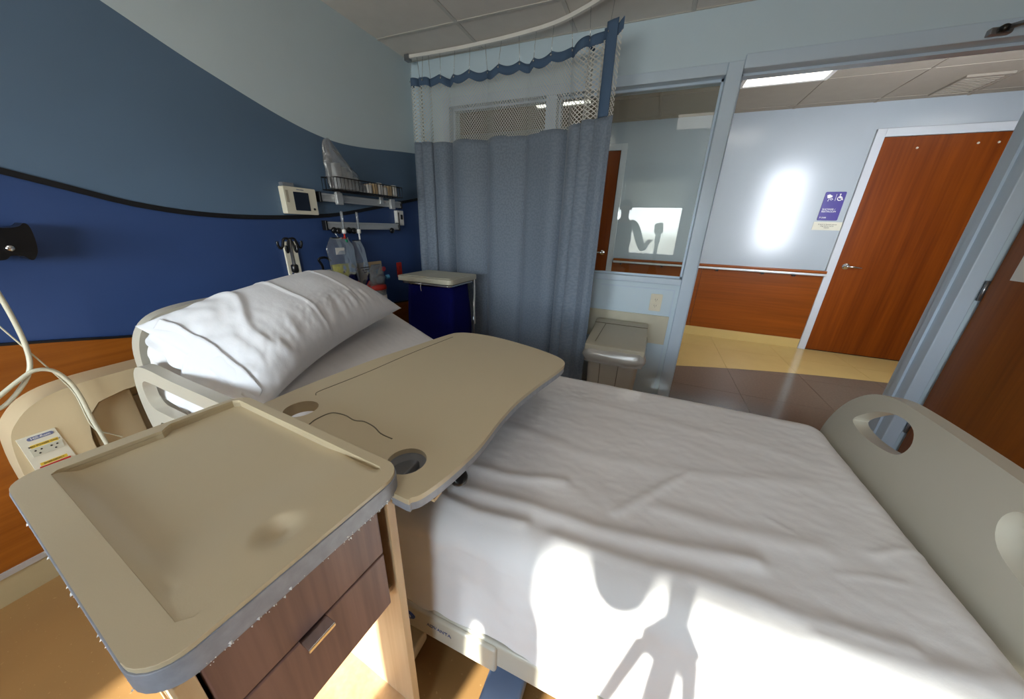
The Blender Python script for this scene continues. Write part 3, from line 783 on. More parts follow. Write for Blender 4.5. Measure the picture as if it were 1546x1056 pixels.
# ================================================================== OVERBED TABLE
TZ = .82
ot = thing('overbed_table', (-.55, .42, 0), 'taupe overbed table with two cup holes reaching across the bed', 'table')
tp = [(-.885, .42), (-.886, .50), (-.88, .60), (-.857, .786), (-.822, .955), (-.778, 1.16), (-.75, 1.208), (-.70, 1.228), (-.62, 1.232), (-.535, 1.222), (-.42, 1.192), (-.335, 1.162),
      (-.262, 1.125), (-.228, 1.085), (-.226, 1.035), (-.242, .955), (-.262, .865), (-.281, .75), (-.286, .64), (-.284, .53), (-.294, .44), (-.309, .375), (-.325, .348), (-.355, .342), (-.60, .372), (-.84, .388), (-.875, .40)]
tp = [(p.x, p.y) for p in catmull([(a, b_, 0) for a, b_ in tp], 5)]
h1, h2 = circle(-.775, .467, .040), circle(-.397, .422, .040)
bm = NB(); plate(bm, tp, [h1, h2], fxy, TZ-.012, TZ); obj('tray_top', bm, 'taupe_top', ot, False, .004, 3)
def inset(pts, k, cx=-.56, cy=.79):
    return [(cx+(a-cx)*k, cy+(b_-cy)*k) for a, b_ in pts]
bm = NB(); plate(bm, inset(tp, .997), [h1, h2], fxy, TZ-.030, TZ-.0121); obj('tray_edge', bm, 'grey_edge', ot, False, .004, 2)
for i, (cx, cy) in enumerate(((-.775, .467), (-.397, .422))):
    bm = NB(); n = 28
    prof = [(.0402, TZ-.001), (.0395, TZ-(.05 if i else .031))] + ([(.020, TZ-.052)] if i else [])
    rings = [[bm.verts.new((cx+r_*math.cos(2*PI*k/n), cy+r_*math.sin(2*PI*k/n), z)) for k in range(n)] for r_, z in prof]
    for A, B in zip(rings, rings[1:]):
        for k in range(n): bm.faces.new((A[k], A[(k+1) % n], B[(k+1) % n], B[k]))
    obj('cup_holder', bm, 'taupe_top' if i == 0 else 'grey_plastic', ot, True)
gl = [at(a, b_, 2, TZ+.0003) for a, b_ in ((467, 641), (478, 633), (500, 624), (520, 627), (535, 635), (550, 637), (565, 645), (575, 655), (592, 663))]
tubeo('groove_line', catmull(gl, 6, False), .0016, 'groove', ot, 6)
gl = [at(a, b_, 2, TZ+.0003) for a, b_ in ((477, 597), (480, 592), (510, 580), (560, 560), (620, 534), (684, 509))]
tubeo('groove_line', catmull(gl, 6, False), .0013, 'groove', ot, 6)
boxo('tray_bracket', (-.75, -.40, .405, .90, TZ-.055, TZ-.031), 'steel', ot, .004)
boxo('column', (-.66, -.56, .398, .438, .085, TZ-.056), 'cream_plastic', ot, .008)
boxo('column_sleeve', (-.67, -.55, .394, .442, .085, .42), 'cream_plastic', ot, .008)
bm = NB(); lathe(bm, [(.016, 0), (.019, .004), (.019, .016), (.014, .022)], at(690, 722, 2, TZ-.058), (.55, -.25, .6)); obj('release_knob', bm, 'black_plastic', ot, True)
boxo('latch', (-.325, -.305, .385, .41, TZ-.038, TZ-.031), 'tan_pack', ot)
bm = NB(); box(bm, -.68, -.46, .345, .50, .035, .085); box(bm, -.66, -.56, .50, 1.20, .035, .075); obj('base', bm, 'cream_plastic', ot, False, .008)
boxo('base_foot', (-.235, -.13, .37, .95, .03, .085), 'base_bluegrey', ot, .01)
boxo('base_crossbar', (-.60, -.20, .62, .68, .04, .07), 'cream_plastic', ot, .006)
boxo('foot_cap', (-.205, -.125, .355, .372, .03, .085), 'pump_navy', ot, .004)

# ================================================================== BEDSIDE CABINET
CZ = .855; CCX, CCY, CRZ = -.648, .221, R(-4.5)
bc = thing('bedside_cabinet', (CCX, CCY, 0), 'bedside cabinet with scuffed taupe tray top and two brown drawers above an open shelf', 'cabinet', None, CRZ)
HU, HV = .277, .174
outer = rrect(-HU, HU, -HV, HV, .042, 7)
rec = [(-.238, -.132), (-.246, -.124), (-.246, .000), (-.244, .010), (-.255, .020), (-.263, .030), (-.263, .144), (-.253, .154), (.235, .154), (.246, .148), (.246, -.120), (.235, -.132)]
outer = dense(outer); rec = dense(rec)
bm = NB(); plate(bm, outer, [rec], fxy, CZ-.0075, CZ); obj('top_rim', bm, 'taupe_top', bc, False, .0025, 3)
inner = dense(rrect(-HU+.006, HU-.006, -HV+.006, HV-.006, .036, 7))
bm = NB(); plate(bm, inner, [rec], fxy, CZ-.0215, CZ-.0076); obj('rim_wall', bm, 'taupe_top', bc)
def top_floor(u, v):
    x = -.276+.526*u; y = -.136+.296*v
    fade = 1-smooth01(x, .06, .215)
    fade = max(fade, .85*math.exp(-((x-.205)/.022)**2-((y+.010)/.020)**2) if x < .24 else 0)
    fade = max(fade, (1-smooth01(x, .17, .20))*math.exp(-((y+.130)/.014)**2))
    fade = max(fade, (1-smooth01(x, .215, .245))*smooth01(y, .138, .154)*.7)
    return (x, y, CZ-.0016-.0160*fade*smooth01(y, -.136, -.100))
bm = NB(); grid(bm, 110, 70, top_floor); obj('tray_recess', bm, 'taupe_top', bc, True)
bm = NB(); plate(bm, rrect(-HU-.002, HU+.002, -HV-.002, HV+.002, .044, 7), [rrect(-HU+.0065, HU-.0065, -HV+.0065, HV-.0065, .036, 7)], fxy, CZ-.040, CZ-.0072)
obj('edge_band', bm, 'grey_edge', bc, False, .005, 3)
bm = NB(); plate(bm, rrect(-HU+.002, HU-.002, -HV+.002, HV-.002, .04, 7), [], fxy, CZ-.046, CZ-.0395); obj('underside', bm, 'grey_edge', bc)
# torn flecks on the worn edge
bm = NB()
for k in range(80):
    s_ = random.random()
    if k % 3: p = (HU+.002, -HV+.03+2*(HV-.03)*s_); nx, ny = 1, 0
    else: p = (-HU+.03+2*(HU-.03)*s_, -HV-.002); nx, ny = 0, -1
    z = CZ-.044+random.random()*.008; r_ = .0006+.0016*random.random()**2
    v = [bm.verts.new((p[0]+nx*a+ny*b_*.0, p[1]+ny*a+(b_ if nx else 0), z+c)) if nx else bm.verts.new((p[0]+b_, p[1]+ny*a, z+c)) for a, b_, c in ((0, -r_, 0), (0, r_, 0), (r_*1.4, 0, -r_), (r_*.4, 0, r_))]
    for f in ((0, 1, 2), (0, 2, 3), (1, 3, 2), (0, 3, 1)): bm.faces.new([v[i] for i in f])
fo = obj('edge_flecks', bm, 'label_white', bc); fo['kind'] = 'stuff'
ZT = CZ-.047
boxo('side_panel', (-.262, .268, .132, .150, .03, ZT), 'wood_carcass', bc, .0015)
bm = NB(); plate(bm, [(-.262, .03), (-.20, .03), (-.20, .53), (.245, .53), (.245, .03), (.268, .03), (.268, ZT), (-.262, ZT)], [], fxz, -.158, -.140); obj('side_panel', bm, 'wood_carcass', bc, False, .0015)
boxo('back_panel', (-.262, -.246, -.140, .132, .03, ZT), 'wood_carcass', bc)
boxo('bottom_shelf', (-.246, .262, -.140, .132, .10, .118), 'wood_carcass', bc)
boxo('drawer_divider', (-.246, .250, -.140, .132, .555, .568), 'wood_carcass', bc)
for z0, z1, hd in ((.700, ZT-.004, False), (.556, .696, True)):
    d_ = boxo('drawer', (.248, .268, -.136, .112, z0, z1), 'wood_drawer', bc, .003, 3)
    boxo('drawer_box', (-.20, .247, -.128, .106, z0+.016, z1-.02), 'wood_carcass', d_)
    if hd:
        bm = NB(); box(bm, .262, .290, -.046, -.004, z1-.002, z1+.001); box(bm, .288, .290, -.046, -.004, z1-.007, z1+.001); obj('handle', bm, 'chrome', d_, False, .001)
for a, b_ in ((-.235, -.145), (-.235, .137), (.24, -.145), (.24, .137)):
    bm = NB(); lathe(bm, [(.008, -.010), (.022, -.010), (.024, 0), (.022, .010), (.008, .010)], (a, b_, .0245), (0, 1, 0), 14); tube(bm, [(a, b_, .028), (a, b_, .05)], .008); obj('caster', bm, 'black_plastic', bc, True)

# ================================================================== CURTAIN
TRK = catmull([(-1.80, 2.345, 0), (-1.60, 2.352, 0), (-1.40, 2.355, 0), (-1.20, 2.347, 0), (-1.05, 2.337, 0), (-.80, 2.305, 0), (-.66, 2.265, 0), (-.55, 2.215, 0), (-.44, 2.155, 0), (-.30, 2.075, 0), (-.12, 1.95, 0), (.06, 1.80, 0), (.20, 1.62, 0), (.28, 1.42, 0)], 12, False)
ck = thing('curtain_track', (-1.0, 2.34, ZC), 'white curved curtain track fixed to the room ceiling', 'curtain track')
bm = NB(); prev = None
for i, p in enumerate(TRK):
    d = (TRK[min(i+1, len(TRK)-1)]-TRK[max(i-1, 0)]).normalized(); n = Vector((-d.y, d.x, 0))*.009
    ring = [bm.verts.new(v) for v in (p+n+Vector((0, 0, ZC-.020)), p-n+Vector((0, 0, ZC-.020)), p-n+Vector((0, 0, ZC-.0005)), p+n+Vector((0, 0, ZC-.0005)))]
    if prev:
        for k in range(4): bm.faces.new((prev[k], prev[(k+1) % 4], ring[(k+1) % 4], ring[k]))
    else: bm.faces.new(ring)
    prev = ring
bm.faces.new(prev[::-1]); obj('rail', bm, 'paper_white', ck)
boxo('end_stop', (-1.83, -1.795, 2.325, 2.365, ZC-.034, ZC-.0005), 'steel', ck)
# curtain path by arc length up to x = -.30
cum = [0]
for a, b_ in zip(TRK, TRK[1:]): cum.append(cum[-1]+(b_-a).length)
S_END = next(c for c, p in zip(cum, TRK) if p.x >= -.305)
def trk(s):
    for i in range(len(cum)-1):
        if cum[i+1] >= s: break
    q = (s-cum[i])/(cum[i+1]-cum[i]); p = TRK[i].lerp(TRK[i+1], q); d = (TRK[i+1]-TRK[i]).normalized()
    return p, Vector((-d.y, d.x, 0)), d
# fold phase: tight at both ends, wide in the middle
def dens(q):
    return 5+18*math.exp(-(q/.13)**2)+12*math.exp(-((q-.90)/.10)**2)
PHN = 600; ph = [0]
for i in range(PHN): ph.append(ph[-1]+dens((i+.5)/PHN)*2*PI/PHN*1.0)
def phase(q): i = min(PHN-1, int(q*PHN)); return ph[i]+(ph[i+1]-ph[i])*(q*PHN-i)
def amp(q, v): return (.036+.006*math.exp(-(q/.13)**2)+.014*math.exp(-((q-.90)/.10)**2))*(.6+.4*v)
ucum = [0]
def ccoord(q, v):
    """q along the curtain, v = 0 top .. 1 bottom"""
    p, n, d = trk(q*S_END)
    a = phase(q); k = amp(q, v)
    off = k*(1.15-2*abs(math.sin(a/2))**.85)+.25*k*math.sin(1.3*a+1.1+v)+.008*noise.noise(Vector((q*14, v*1.5, 3)))
    tan = -.55*k*math.sin(a)*(1-smooth01(q, .93, .97))
    if q > .955: off = off*(1-smooth01(q, .955, .99))-.012*smooth01(q, .955, .99)
    return p+n*off+d*tan
QL = 0
for i in range(400): QL += (ccoord((i+1)/400, .5)-ccoord(i/400, .5)).length
ZN0, ZN1, ZF1 = 2.245, 1.845, .12
cu = thing('privacy_curtain', (-1.05, 2.3, ZF1), 'blue-grey patterned privacy curtain with white netting top', 'curtain')
def zscal(q):    # top hem sags between the hooks
    return -.020*abs(math.sin(q*PI*13))*(1-math.exp(-(q/.12)**2))
def netf(u, v):
    p = ccoord(u, .25*v); z = ZN0-.045+(ZN1-ZN0+.045)*v+zscal(u)*(1-v); return (p.x, p.y, z)
bm = NB(); grid(bm, 520, 14, netf, lambda u, v: (u*QL, (ZN0-ZN1)*(1-v))); obj('netting', bm, 'curtain_net', cu, True)
bm = NB(); grid(bm, 520, 40, lambda u, v: (lambda p: (p.x, p.y, ZN1+.004+(ZF1-ZN1)*v+.004*math.sin(u*30)*(1-v)))(ccoord(u, .25+.75*v)), lambda u, v: (u*QL, (ZN1-ZF1)*(1-v)))
o = obj('cloth', bm, 'curtain_cloth', cu, True)
md = o.modifiers.new('th', 'SOLIDIFY'); md.thickness = .003
bm = NB(); grid(bm, 520, 4, lambda u, v: (lambda p: (p.x, p.y-.002, ZN0-.047*v+zscal(u)))(ccoord(u, 0)))
o = obj('top_hem', bm, 'hem_blue', cu, True); md = o.modifiers.new('th', 'SOLIDIFY'); md.thickness = .004
bm = NB(); grid(bm, 8, 30, lambda u, v: (lambda p: (p.x, p.y-.006, ZN0+.005+(ZN1-ZN0-.005)*v))(ccoord(.945+.035*u, .25*v)))
o = obj('side_binding', bm, 'hem_blue', cu, True); md = o.modifiers.new('th', 'SOLIDIFY'); md.thickness = .003
hook_me = None
for k in range(15):
    q = [0.01, .04, .07, .10, .16, .235, .31, .385, .46, .54, .615, .69, .77, .85, .95][k]
    p = ccoord(q, 0); t0 = trk(q*S_END)[0]
    bm = NB(); tube(bm, [(t0.x, t0.y, ZC-.019), (p.x, p.y-.004, ZN0+zscal(q)-.015)], .0016, 5); lathe(bm, [(.006, -.003), (.006, .003)], (p.x, p.y-.006, ZN0+zscal(q)-.018), (0, 1, 0), 8)
    obj('hook_chain', bm, 'chrome', cu, True)

# ================================================================== LINEN HAMPER
hx0, hx1, hy0, hy1 = -1.650, -1.195, 1.835, 2.215
hm = thing('linen_hamper', ((hx0+hx1)/2, (hy0+hy1)/2, 0), 'linen hamper with beige lid and dark blue bag before the curtain', 'hamper')
bm = NB(); plate(bm, rrect(hx0, hx1, hy0, hy1, .035, 5), [], fxy, .900, .932); lid = obj('lid', bm, 'strip_beige', hm, False, .008, 3)
bm = NB(); plate(bm, rrect(hx0+.035, hx1-.035, hy0+.035, hy1-.035, .025, 4), [], fxy, .931, .936); obj('lid_panel', bm, 'strip_beige', lid, False, .004)
for x in (hx0+.025, hx1-.025):
    for y in (hy0+.075, hy1-.03):
        tubeo('frame_post', [(x+(.04 if x < -1.4 else -.04)*(y < 2.0), y, .05), (x+(.04 if x < -1.4 else -.04)*(y < 2.0), y, .902)], .006, 'chrome', hm)
        bm = NB(); lathe(bm, [(.008, -.012), (.026, -.011), (.028, 0), (.026, .011), (.008, .012)], (x, y, .0285), (0, 1, 0), 14); obj('caster', bm, 'black_plastic', hm, True)
tubeo('frame_ring', [(a, b_, .885) for a, b_ in rrect(hx0+.025, hx1-.025, hy0+.03, hy1-.03, .03, 4)], .008, 'chrome', hm, 8, True)
tubeo('frame_ring', [(a, b_, .10) for a, b_ in rrect(hx0+.025, hx1-.025, hy0+.03, hy1-.03, .03, 4)], .008, 'chrome', hm, 8, True)
def bagf(u, v):
    a = 2*PI*u; z = .87-.72*v
    k = 1+.10*math.sin(PI*v)+.05*math.sin(a*9+2*v)*v**.5
    rx, ry = (hx1-hx0)/2-.032, (hy1-hy0)/2-.035
    c, s_ = math.cos(a), math.sin(a); e = .5
    if v > .97: k *= .5
    return ((hx0+hx1)/2+rx*k*math.copysign(abs(c)**e, c), (hy0+hy1)/2+ry*k*math.copysign(abs(s_)**e, s_), z)
bm = NB(); grid(bm, 97, 26, bagf); bmesh.ops.remove_doubles(bm, verts=bm.verts, dist=.0005); obj('laundry_bag', bm, 'bag_blue', hm, True)
tubeo('drawstring', catmull([(hx1-.008, hy1-.04, .90), (hx1-.004, hy1-.045, .80), (hx1-.010, hy1-.04, .70), (hx1-.006, hy1-.045, .55)], 6, False), .0032, 'label_white', hm, 6)
tubeo('drawstring', catmull([(-1.44, hy0+.006, .90), (-1.443, hy0+.002, .87), (-1.441, hy0+.004, .84)], 6, False), .002, 'label_white', hm, 6)

# ================================================================== WASTE BIN
bx0, bx1, by0, by1 = -.285, .055, 1.945, 2.40
wb = thing('waste_bin', ((bx0+bx1)/2, (by0+by1)/2, 0), 'beige waste bin with clear liner folded over its rim below the window', 'bin')
bm = NB(); n = 5; prev = None
for z, k in ((.012, .80), (.03, .82), (.30, .90), (.565, .985), (.572, 1.0)):
    cx, cy = (bx0+bx1)/2, (by0+by1)/2
    ring = [bm.verts.new((cx+(a-cx)*k, cy+(b_-cy)*k, z)) for a, b_ in rrect(bx0+.01, bx1-.01, by0+.01, by1-.01, .035, 5)]
    if prev:
        for q in range(len(ring)): bm.faces.new((prev[q], prev[(q+1) % len(ring)], ring[(q+1) % len(ring)], ring[q]))
    else: bm.faces.new(ring)
    prev = ring
bm.faces.new(prev[::-1]); obj('body', bm, 'bin_beige', wb, True)
for x in (-.19, -.075):
    bm = NB(); cx, cy = (bx0+bx1)/2, (by0+by1)/2
    tube(bm, [(cx+(x-cx)*.83, cy+(by0+.01-cy)*.823-.0012, .04), (cx+(x-cx)*.90, cy+(by0+.01-cy)*.90-.0012, .30), (cx+(x-cx)*.98, cy+(by0+.01-cy)*.98-.0012, .54)], .0022, 6); obj('body_groove', bm, 'groove', wb, True)
bm = NB(); vs = []
lx0, lx1, ly0, ly1 = bx0-.006, bx1+.006, by0-.012, by1+.01
prof = [(ly0, .575), (ly0, .612), (ly0+.03, .622), (ly1-.17, .650), (ly1-.06, .672), (ly1, .665), (ly1, .575)]
A = [bm.verts.new((lx0, y, z)) for y, z in prof]; B = [bm.verts.new((lx1, y, z)) for y, z in prof]
for k in range(len(prof)): bm.faces.new((A[k], A[(k+1) % len(prof)], B[(k+1) % len(prof)], B[k]))
bm.faces.new(A[::-1]); bm.faces.new(B); obj('lid', bm, 'bin_lid', wb, False, .006, 3)
bm = NB(); tube(bm, [(lx0, ly1-.115, .6625), (lx1, ly1-.115, .6625)], .002, 6); tube(bm, [(-.215, ly1-.115, .663), (-.235, ly0+.04, .626)], .0016, 6); obj('lid_seam', bm, 'groove', wb)
def linf(u, v):
    pts = rrect(bx0-.004, bx1+.004, by0-.006, by1+.004, .04, 6); q = u*len(pts); i = int(q) % len(pts); j = (i+1) % len(pts); f = q-int(q)
    x = pts[i][0]*(1-f)+pts[j][0]*f; y = pts[i][1]*(1-f)+pts[j][1]*f
    cx, cy = (bx0+bx1)/2, (by0+by1)/2; k = 1.015+.075*math.sin(PI*min(1, v*1.1))+.03*noise.noise(Vector((x*25, y*25, v*3)))
    return (cx+(x-cx)*k, cy+(y-cy)*k, .592-.095*v+.014*noise.noise(Vector((x*14, y*14, 5)))*v)
bm = NB(); grid(bm, 141, 10, linf); obj('liner', bm, 'liner_film', wb, True)

# outlet under the interior window
def outlet(name, loc_fn, label, cat='outlet', mat='outlet_ivory', w_=.07, h_=.115, n=2, group=None):
    """loc_fn(a, b, t): a sideways, b up, t out of the wall"""
    t_ = thing(name, loc_fn(0, 0, 0), label, cat, group)
    bm = NB(); plate(bm, rrect(-w_/2, w_/2, -h_/2, h_/2, .006, 3), [], loc_fn, 0, .006); obj('cover_plate', bm, mat, t_, False, .0015)
    for k in range(n):
        b0 = (k-(n-1)/2)*.042
        bm = NB(); plate(bm, rrect(-.016, .016, b0-.014, b0+.014, .008, 4), [], loc_fn, .006, .0085); s_ = obj('socket', bm, mat, t_)
        bm = NB()
        for a in (-.007, .005): plate(bm, [(a, b0-.004), (a+.002, b0-.004), (a+.002, b0+.006), (a, b0+.006)], [], loc_fn, .0083, .0088)
        plate(bm, circle(0, b0-.009, .002, 8), [], loc_fn, .0083, .0088); obj('slot', bm, 'black_plastic', s_)
    return t_
outlet('wall_outlet', lambda a, b_, t: (.083+a, YB-t, .815+b_), 'ivory double outlet on the pale blue wall under the interior window', w_=.075, h_=.12)

# ================================================================== HEAD WALL EQUIPMENT
fw = lambda y0, z0: (lambda a, b_, t: (XW+t, y0-a, z0+b_))   # a to the viewer's left is +y reversed
# nurse call station
nc = thing('call_station', (XW, 1.37, 1.31), 'cream wall panel with dark square screen above the pillow', 'wall panel')
bm = NB(); plate(bm, rrect(1.268, 1.452, 1.308, 1.443, .006, 3), [], fyz, XW, XW+.038); obj('housing', bm, 'outlet_ivory', nc, False, .005, 3)
bm = NB(); plate(bm, rrect(1.318, 1.405, 1.327, 1.420, .003, 2), [], fyz, XW+.037, XW+.0395); obj('screen', bm, 'screen_dark', nc)
bm = NB(); plate(bm, circle(1.430, 1.338, .006, 12), [], fyz, XW+.037, XW+.041); obj('button', bm, 'black_plastic', nc)
text('lettering', 'Patient Station', .007, (XW+.0386, 1.36, 1.432), (0, 1, 0), (0, 0, 1), 'ink_grey', nc)
boxo('top_clip', (XW+.002, XW+.03, 1.275, 1.335, 1.444, 1.462), 'clear_film', nc)
boxo('speaker_slots', (XW+.0375, XW+.0392, 1.276, 1.290, 1.365, 1.425), 'pocket_grey', nc)
# equipment rails
def erail(name, y0, y1, z, label, clamps):
    t_ = thing(name, (XW, (y0+y1)/2, z), label, 'rail', 'equipment rails on the head wall')
    bm = NB(); box(bm, XW+.012, XW+.034, y0, y1, z-.022, z+.022); box(bm, XW+.030, XW+.040, y0, y1, z+.010, z+.022); box(bm, XW+.030, XW+.040, y0, y1, z-.022, z-.010); obj('channel', bm, 'alu', t_, False, .002)
    for y in (y0-.012, y1-.002): boxo('end_cap', (XW+.008, XW+.044, y, y+.014, z-.028, z+.028), 'black_plastic', t_, .003)
    for y in (y0+.12, y1-.12): boxo('wall_mount', (XW, XW+.012, y-.03, y+.03, z-.02, z+.02), 'steel', t_)
    for y, h in clamps: boxo('clamp', (XW+.036, XW+.058, y-.022, y+.022, z-h, z+.032), 'alu', t_, .003)
    return t_
erail('equipment_rail', 1.485, 2.165, 1.408, 'upper metal equipment rail carrying the black wire basket', [(1.60, .035), (2.06, .035)])
erail('equipment_rail', 1.495, 2.12, 1.252, 'lower metal equipment rail with flowmeters hanging from it', [])
# wire basket
ba = thing('wire_basket', (XW+.06, 1.80, 1.445), 'black wire basket holding packets above the upper rail', 'basket')
gx0, gx1, gy0, gy1, gz0, gz1 = XW+.045, XW+.165, 1.50, 2.04, 1.447, 1.512
bm = NB()
for z in (gz0, gz1): tube(bm, [(gx0, gy0, z), (gx1, gy0, z), (gx1, gy1, z), (gx0, gy1, z)], .0034, 6, True)
obj('rim', bm, 'black_plastic', ba, True)
for k in range(22):
    y = gy0+(gy1-gy0)*k/21; tubeo('wire', [(gx0, y, gz1), (gx0, y, gz0), (gx1, y, gz0), (gx1, y, gz1)], .0019, 'black_plastic', ba, 5)
for k in range(1, 5):
    x = gx0+(gx1-gx0)*k/5; tubeo('wire', [(x, gy0, gz1), (x, gy0, gz0), (x, gy1, gz0), (x, gy1, gz1)], .0019, 'black_plastic', ba, 5)
for y in (1.60, 1.96): boxo('hanger', (XW+.036, gx0+.004, y-.015, y+.015, 1.40, 1.50), 'alu', ba, .002)
# clear bag of supplies standing in the basket
sb = thing('supply_bag', (XW+.10, 1.64, 1.455), 'clear plastic bag of white supplies standing in the wire basket', 'bag')
def sbag(u, v):
    a = 2*PI*u
    top = 1.71; yc = 1.625+.02*v; wd = .135*(1-v)**.5+.008; dp = .052*(1-v)**.6+.003
    z = 1.456+(top-1.456)*v*(1-.30*smooth01(math.cos(a), -.2, 1)*(1-v*.4))
    k = 1+.14*noise.noise(Vector((math.cos(a)*2.2, math.sin(a)*2.2, v*5)))
    return (XW+.10+dp*math.sin(a)*k, yc+.02+wd*math.cos(a)*k-.125*v, z)
bm = NB(); grid(bm, 41, 24, sbag); bmesh.ops.remove_doubles(bm, verts=bm.verts, dist=.0004); obj('film', bm, 'clear_film', sb, True)
for k, (y, z, h, c) in enumerate(((1.565, 1.458, .135, 'paper_white'), (1.605, 1.458, .12, 'label_white'), (1.645, 1.458, .10, 'paper_white'), (1.685, 1.458, .075, 'paper_white'))):
    bm = NB(); box(bm, XW+.075, XW+.122, y-.017, y+.017, z, z+h); o = obj('packet', bm, c, sb, False, .008, 3)
for k in range(6):
    y = 1.765+.045*k; h = .050+.010*(k % 3)
    bm = NB(); box(bm, XW+.062, XW+.148, y-.019, y+.017, 1.4515, 1.4515+h)
    o = obj('supply_packet', bm, ['paper_white', 'tan_pack', 'label_white'][k % 3], None, False, .006, 2)
    tag(o, ['white', 'tan', 'off-white'][k % 3]+' supply packet in the wire basket, '+['first', 'second', 'third', 'fourth', 'fifth', 'sixth'][k]+' to the right of the clear bag', 'packet', 'packets in the wire basket')
# flowmeters on the lower rail
def flowmeter(y, lab, green):
    t_ = thing('flowmeter', (XW+.06, y, 1.20), lab, 'flowmeter', 'flowmeters on the lower rail')
    bm = NB(); lathe(bm, [(.004, 0), (.0085, .004), (.0085, .105), (.006, .112)], (XW+.068, y, 1.225), (0, 0, 1), 12); obj('tube', bm, 'clear_tube', t_, True)
    bm = NB(); lathe(bm, [(.006, 0), (.013, .004), (.013, .022), (.008, .028)], (XW+.068, y, 1.205), (0, 0, 1), 12); obj('collar', bm, 'paper_white', t_, True)
    bm = NB(); lathe(bm, [(.005, 0), (.005, .04)], (XW+.068, y, 1.168)); obj('nozzle', bm, 'red_plastic' if green else 'paper_white', t_, True)
    if green:
        bm = NB(); lathe(bm, [(.003, -.018), (.010, -.008), (.014, .004), (.010, .014), (.004, .016)], (XW+.068, y+.003, 1.158)); obj('fitting', bm, 'green_plastic', t_, True)
    bm = NB(); lathe(bm, [(.010, 0), (.018, .004), (.018, .02), (.012, .024)], (XW+.045, y-.03, 1.222), (1, 0, 0)); obj('control_knob', bm, 'black_plastic', t_, True)
    tubeo('stem', [(XW+.04, y, 1.215), (XW+.068, y, 1.215)], .006, 'steel', t_)
flowmeter(1.583, 'clear flowmeter tube with green fitting above the drainage bag', True)
flowmeter(1.700, 'clear flowmeter tube with plain white nozzle on the lower rail', False)
for k, y in enumerate((1.53, 1.64, 2.03)):
    bm = NB(); lathe(bm, [(.016, 0), (.020, .004), (.018, .016), (.010, .02)], (XW+.042, y, 1.226), (1, 0, -.2), 14)
    o = obj('gas_valve', bm, 'black_plastic', None, True); tag(o, ['black gas valve knob at the near end of the lower rail', 'black gas valve knob between the two flowmeters', 'black gas valve knob at the far end of the lower rail'][k], 'valve', 'gas valves on the lower rail')
# hanging clear bags
def hang_bag(name, y0, y1, z0, z1, x, label, fill, tilt=0, mat='clear_bag'):
    t_ = thing(name, (x, (y0+y1)/2, z0), label, 'bag')
    def f(u, v, s_):
        a = (1-abs(2*u-1)**3)*(1-abs(2*v-1)**4)
        neck = 1-.35*smooth01(v, .80, 1.0)
        yy = (y0+y1)/2+(y1-y0)*(u-.5)*neck+tilt*(1-v)
        return (x+s_*(.024*a*(1.3-.6*v)+.004*noise.noise(Vector((u*5, v*7, s_*3)))*a), yy, z0+(z1-z0)*v)
    bm = NB(); grid(bm, 22, 30, lambda u, v: f(u, v, 1)); grid(bm, 22, 30, lambda u, v: f(u, v, -1)); bmesh.ops.remove_doubles(bm, verts=bm.verts, dist=.0006)
    obj('film', bm, mat, t_, True)
    if fill:
        bm = NB(); zf = z0+(z1-z0)*fill
        def g(u, v, s_):
            p = f(.06+.88*u, .03+fill*.95*v, s_); return (x+(p[0]-x)*.86, p[1], p[2]+.006*noise.noise(Vector((u*9, 2, 1)))*v)
        grid(bm, 18, 12, lambda u, v: g(u, v, 1)); grid(bm, 18, 12, lambda u, v: g(u, v, -1)); obj('contents', bm, 'yellow_pack', t_, True)
    return t_
hb1 = hang_bag('supply_bag', 1.432, 1.640, .86, 1.185, XW+.070, 'clear hanging bag with yellow contents and a white label below the lower rail', .50, .02)
boxo('label', (XW+.086, XW+.088, 1.485, 1.550, 1.085, 1.125), 'paper_white', hb1)
tubeo('hanging_strap', catmull([(XW+.045, 1.525, 1.225), (XW+.06, 1.53, 1.20), (XW+.07, 1.54, 1.17)], 5, False), .004, 'clear_tube', hb1, 6)
hb2 = hang_bag('supply_bag', 1.628, 1.735, .845, 1.165, XW+.055, 'narrow clear plastic bag printed with a dark mark beside the yellow-filled bag', 0, .05)
bm = NB()
for k in range(3): box(bm, XW+.079, XW+.081, 1.665+.012*k, 1.745-.01*k, .985-.016*k, .991-.016*k)
obj('print', bm, 'ink_dark', hb2)
hb3 = hang_bag('supply_bag', 1.735, 1.880, .80, 1.0, XW+.075, 'clear bag with a breathing mask hanging above the red canister', 0, 0, 'clear_film')
bm = NB(); lathe(bm, [(.006, 0), (.030, .008), (.046, .03), (.040, .055), (.018, .062)], (XW+.065, 1.80, .90), (.5, .5, -.25), 18); obj('mask', bm, 'clear_bag', hb3, True)
bm = NB(); lathe(bm, [(.008, 0), (.016, .004), (.016, .026), (.008, .03)], (XW+.10, 1.862, .905), (.4, .9, .1), 12); obj('mask_port', bm, 'teal_plastic', hb3, True)
bm = NB(); plate(bm, circle(1.852, .965, .016, 18), [circle(1.852, .965, .011, 18)], fyz, XW+.1005, XW+.1025); plate(bm, [(1.840, .956), (1.843, .953), (1.864, .974), (1.861, .977)], [], fyz, XW+.1005, XW+.1025); obj('warning_mark', bm, 'red_plastic', hb3)
cn = thing('suction_canister', (XW+.06, 1.79, .70), 'suction canister with red lid behind the far end of the pillow', 'canister')
bm = NB(); lathe(bm, [(.045, 0), (.055, .006), (.058, .12), (.056, .125)], (XW+.075, 1.80, .70), (0, 0, 1), 22); obj('jar', bm, 'clear_tube', cn, True)
bm = NB(); lathe(bm, [(.060, 0), (.062, .006), (.060, .028), (.03, .036)], (XW+.075, 1.80, .825), (0, 0, 1), 22); obj('lid', bm, 'red_plastic', cn, True)
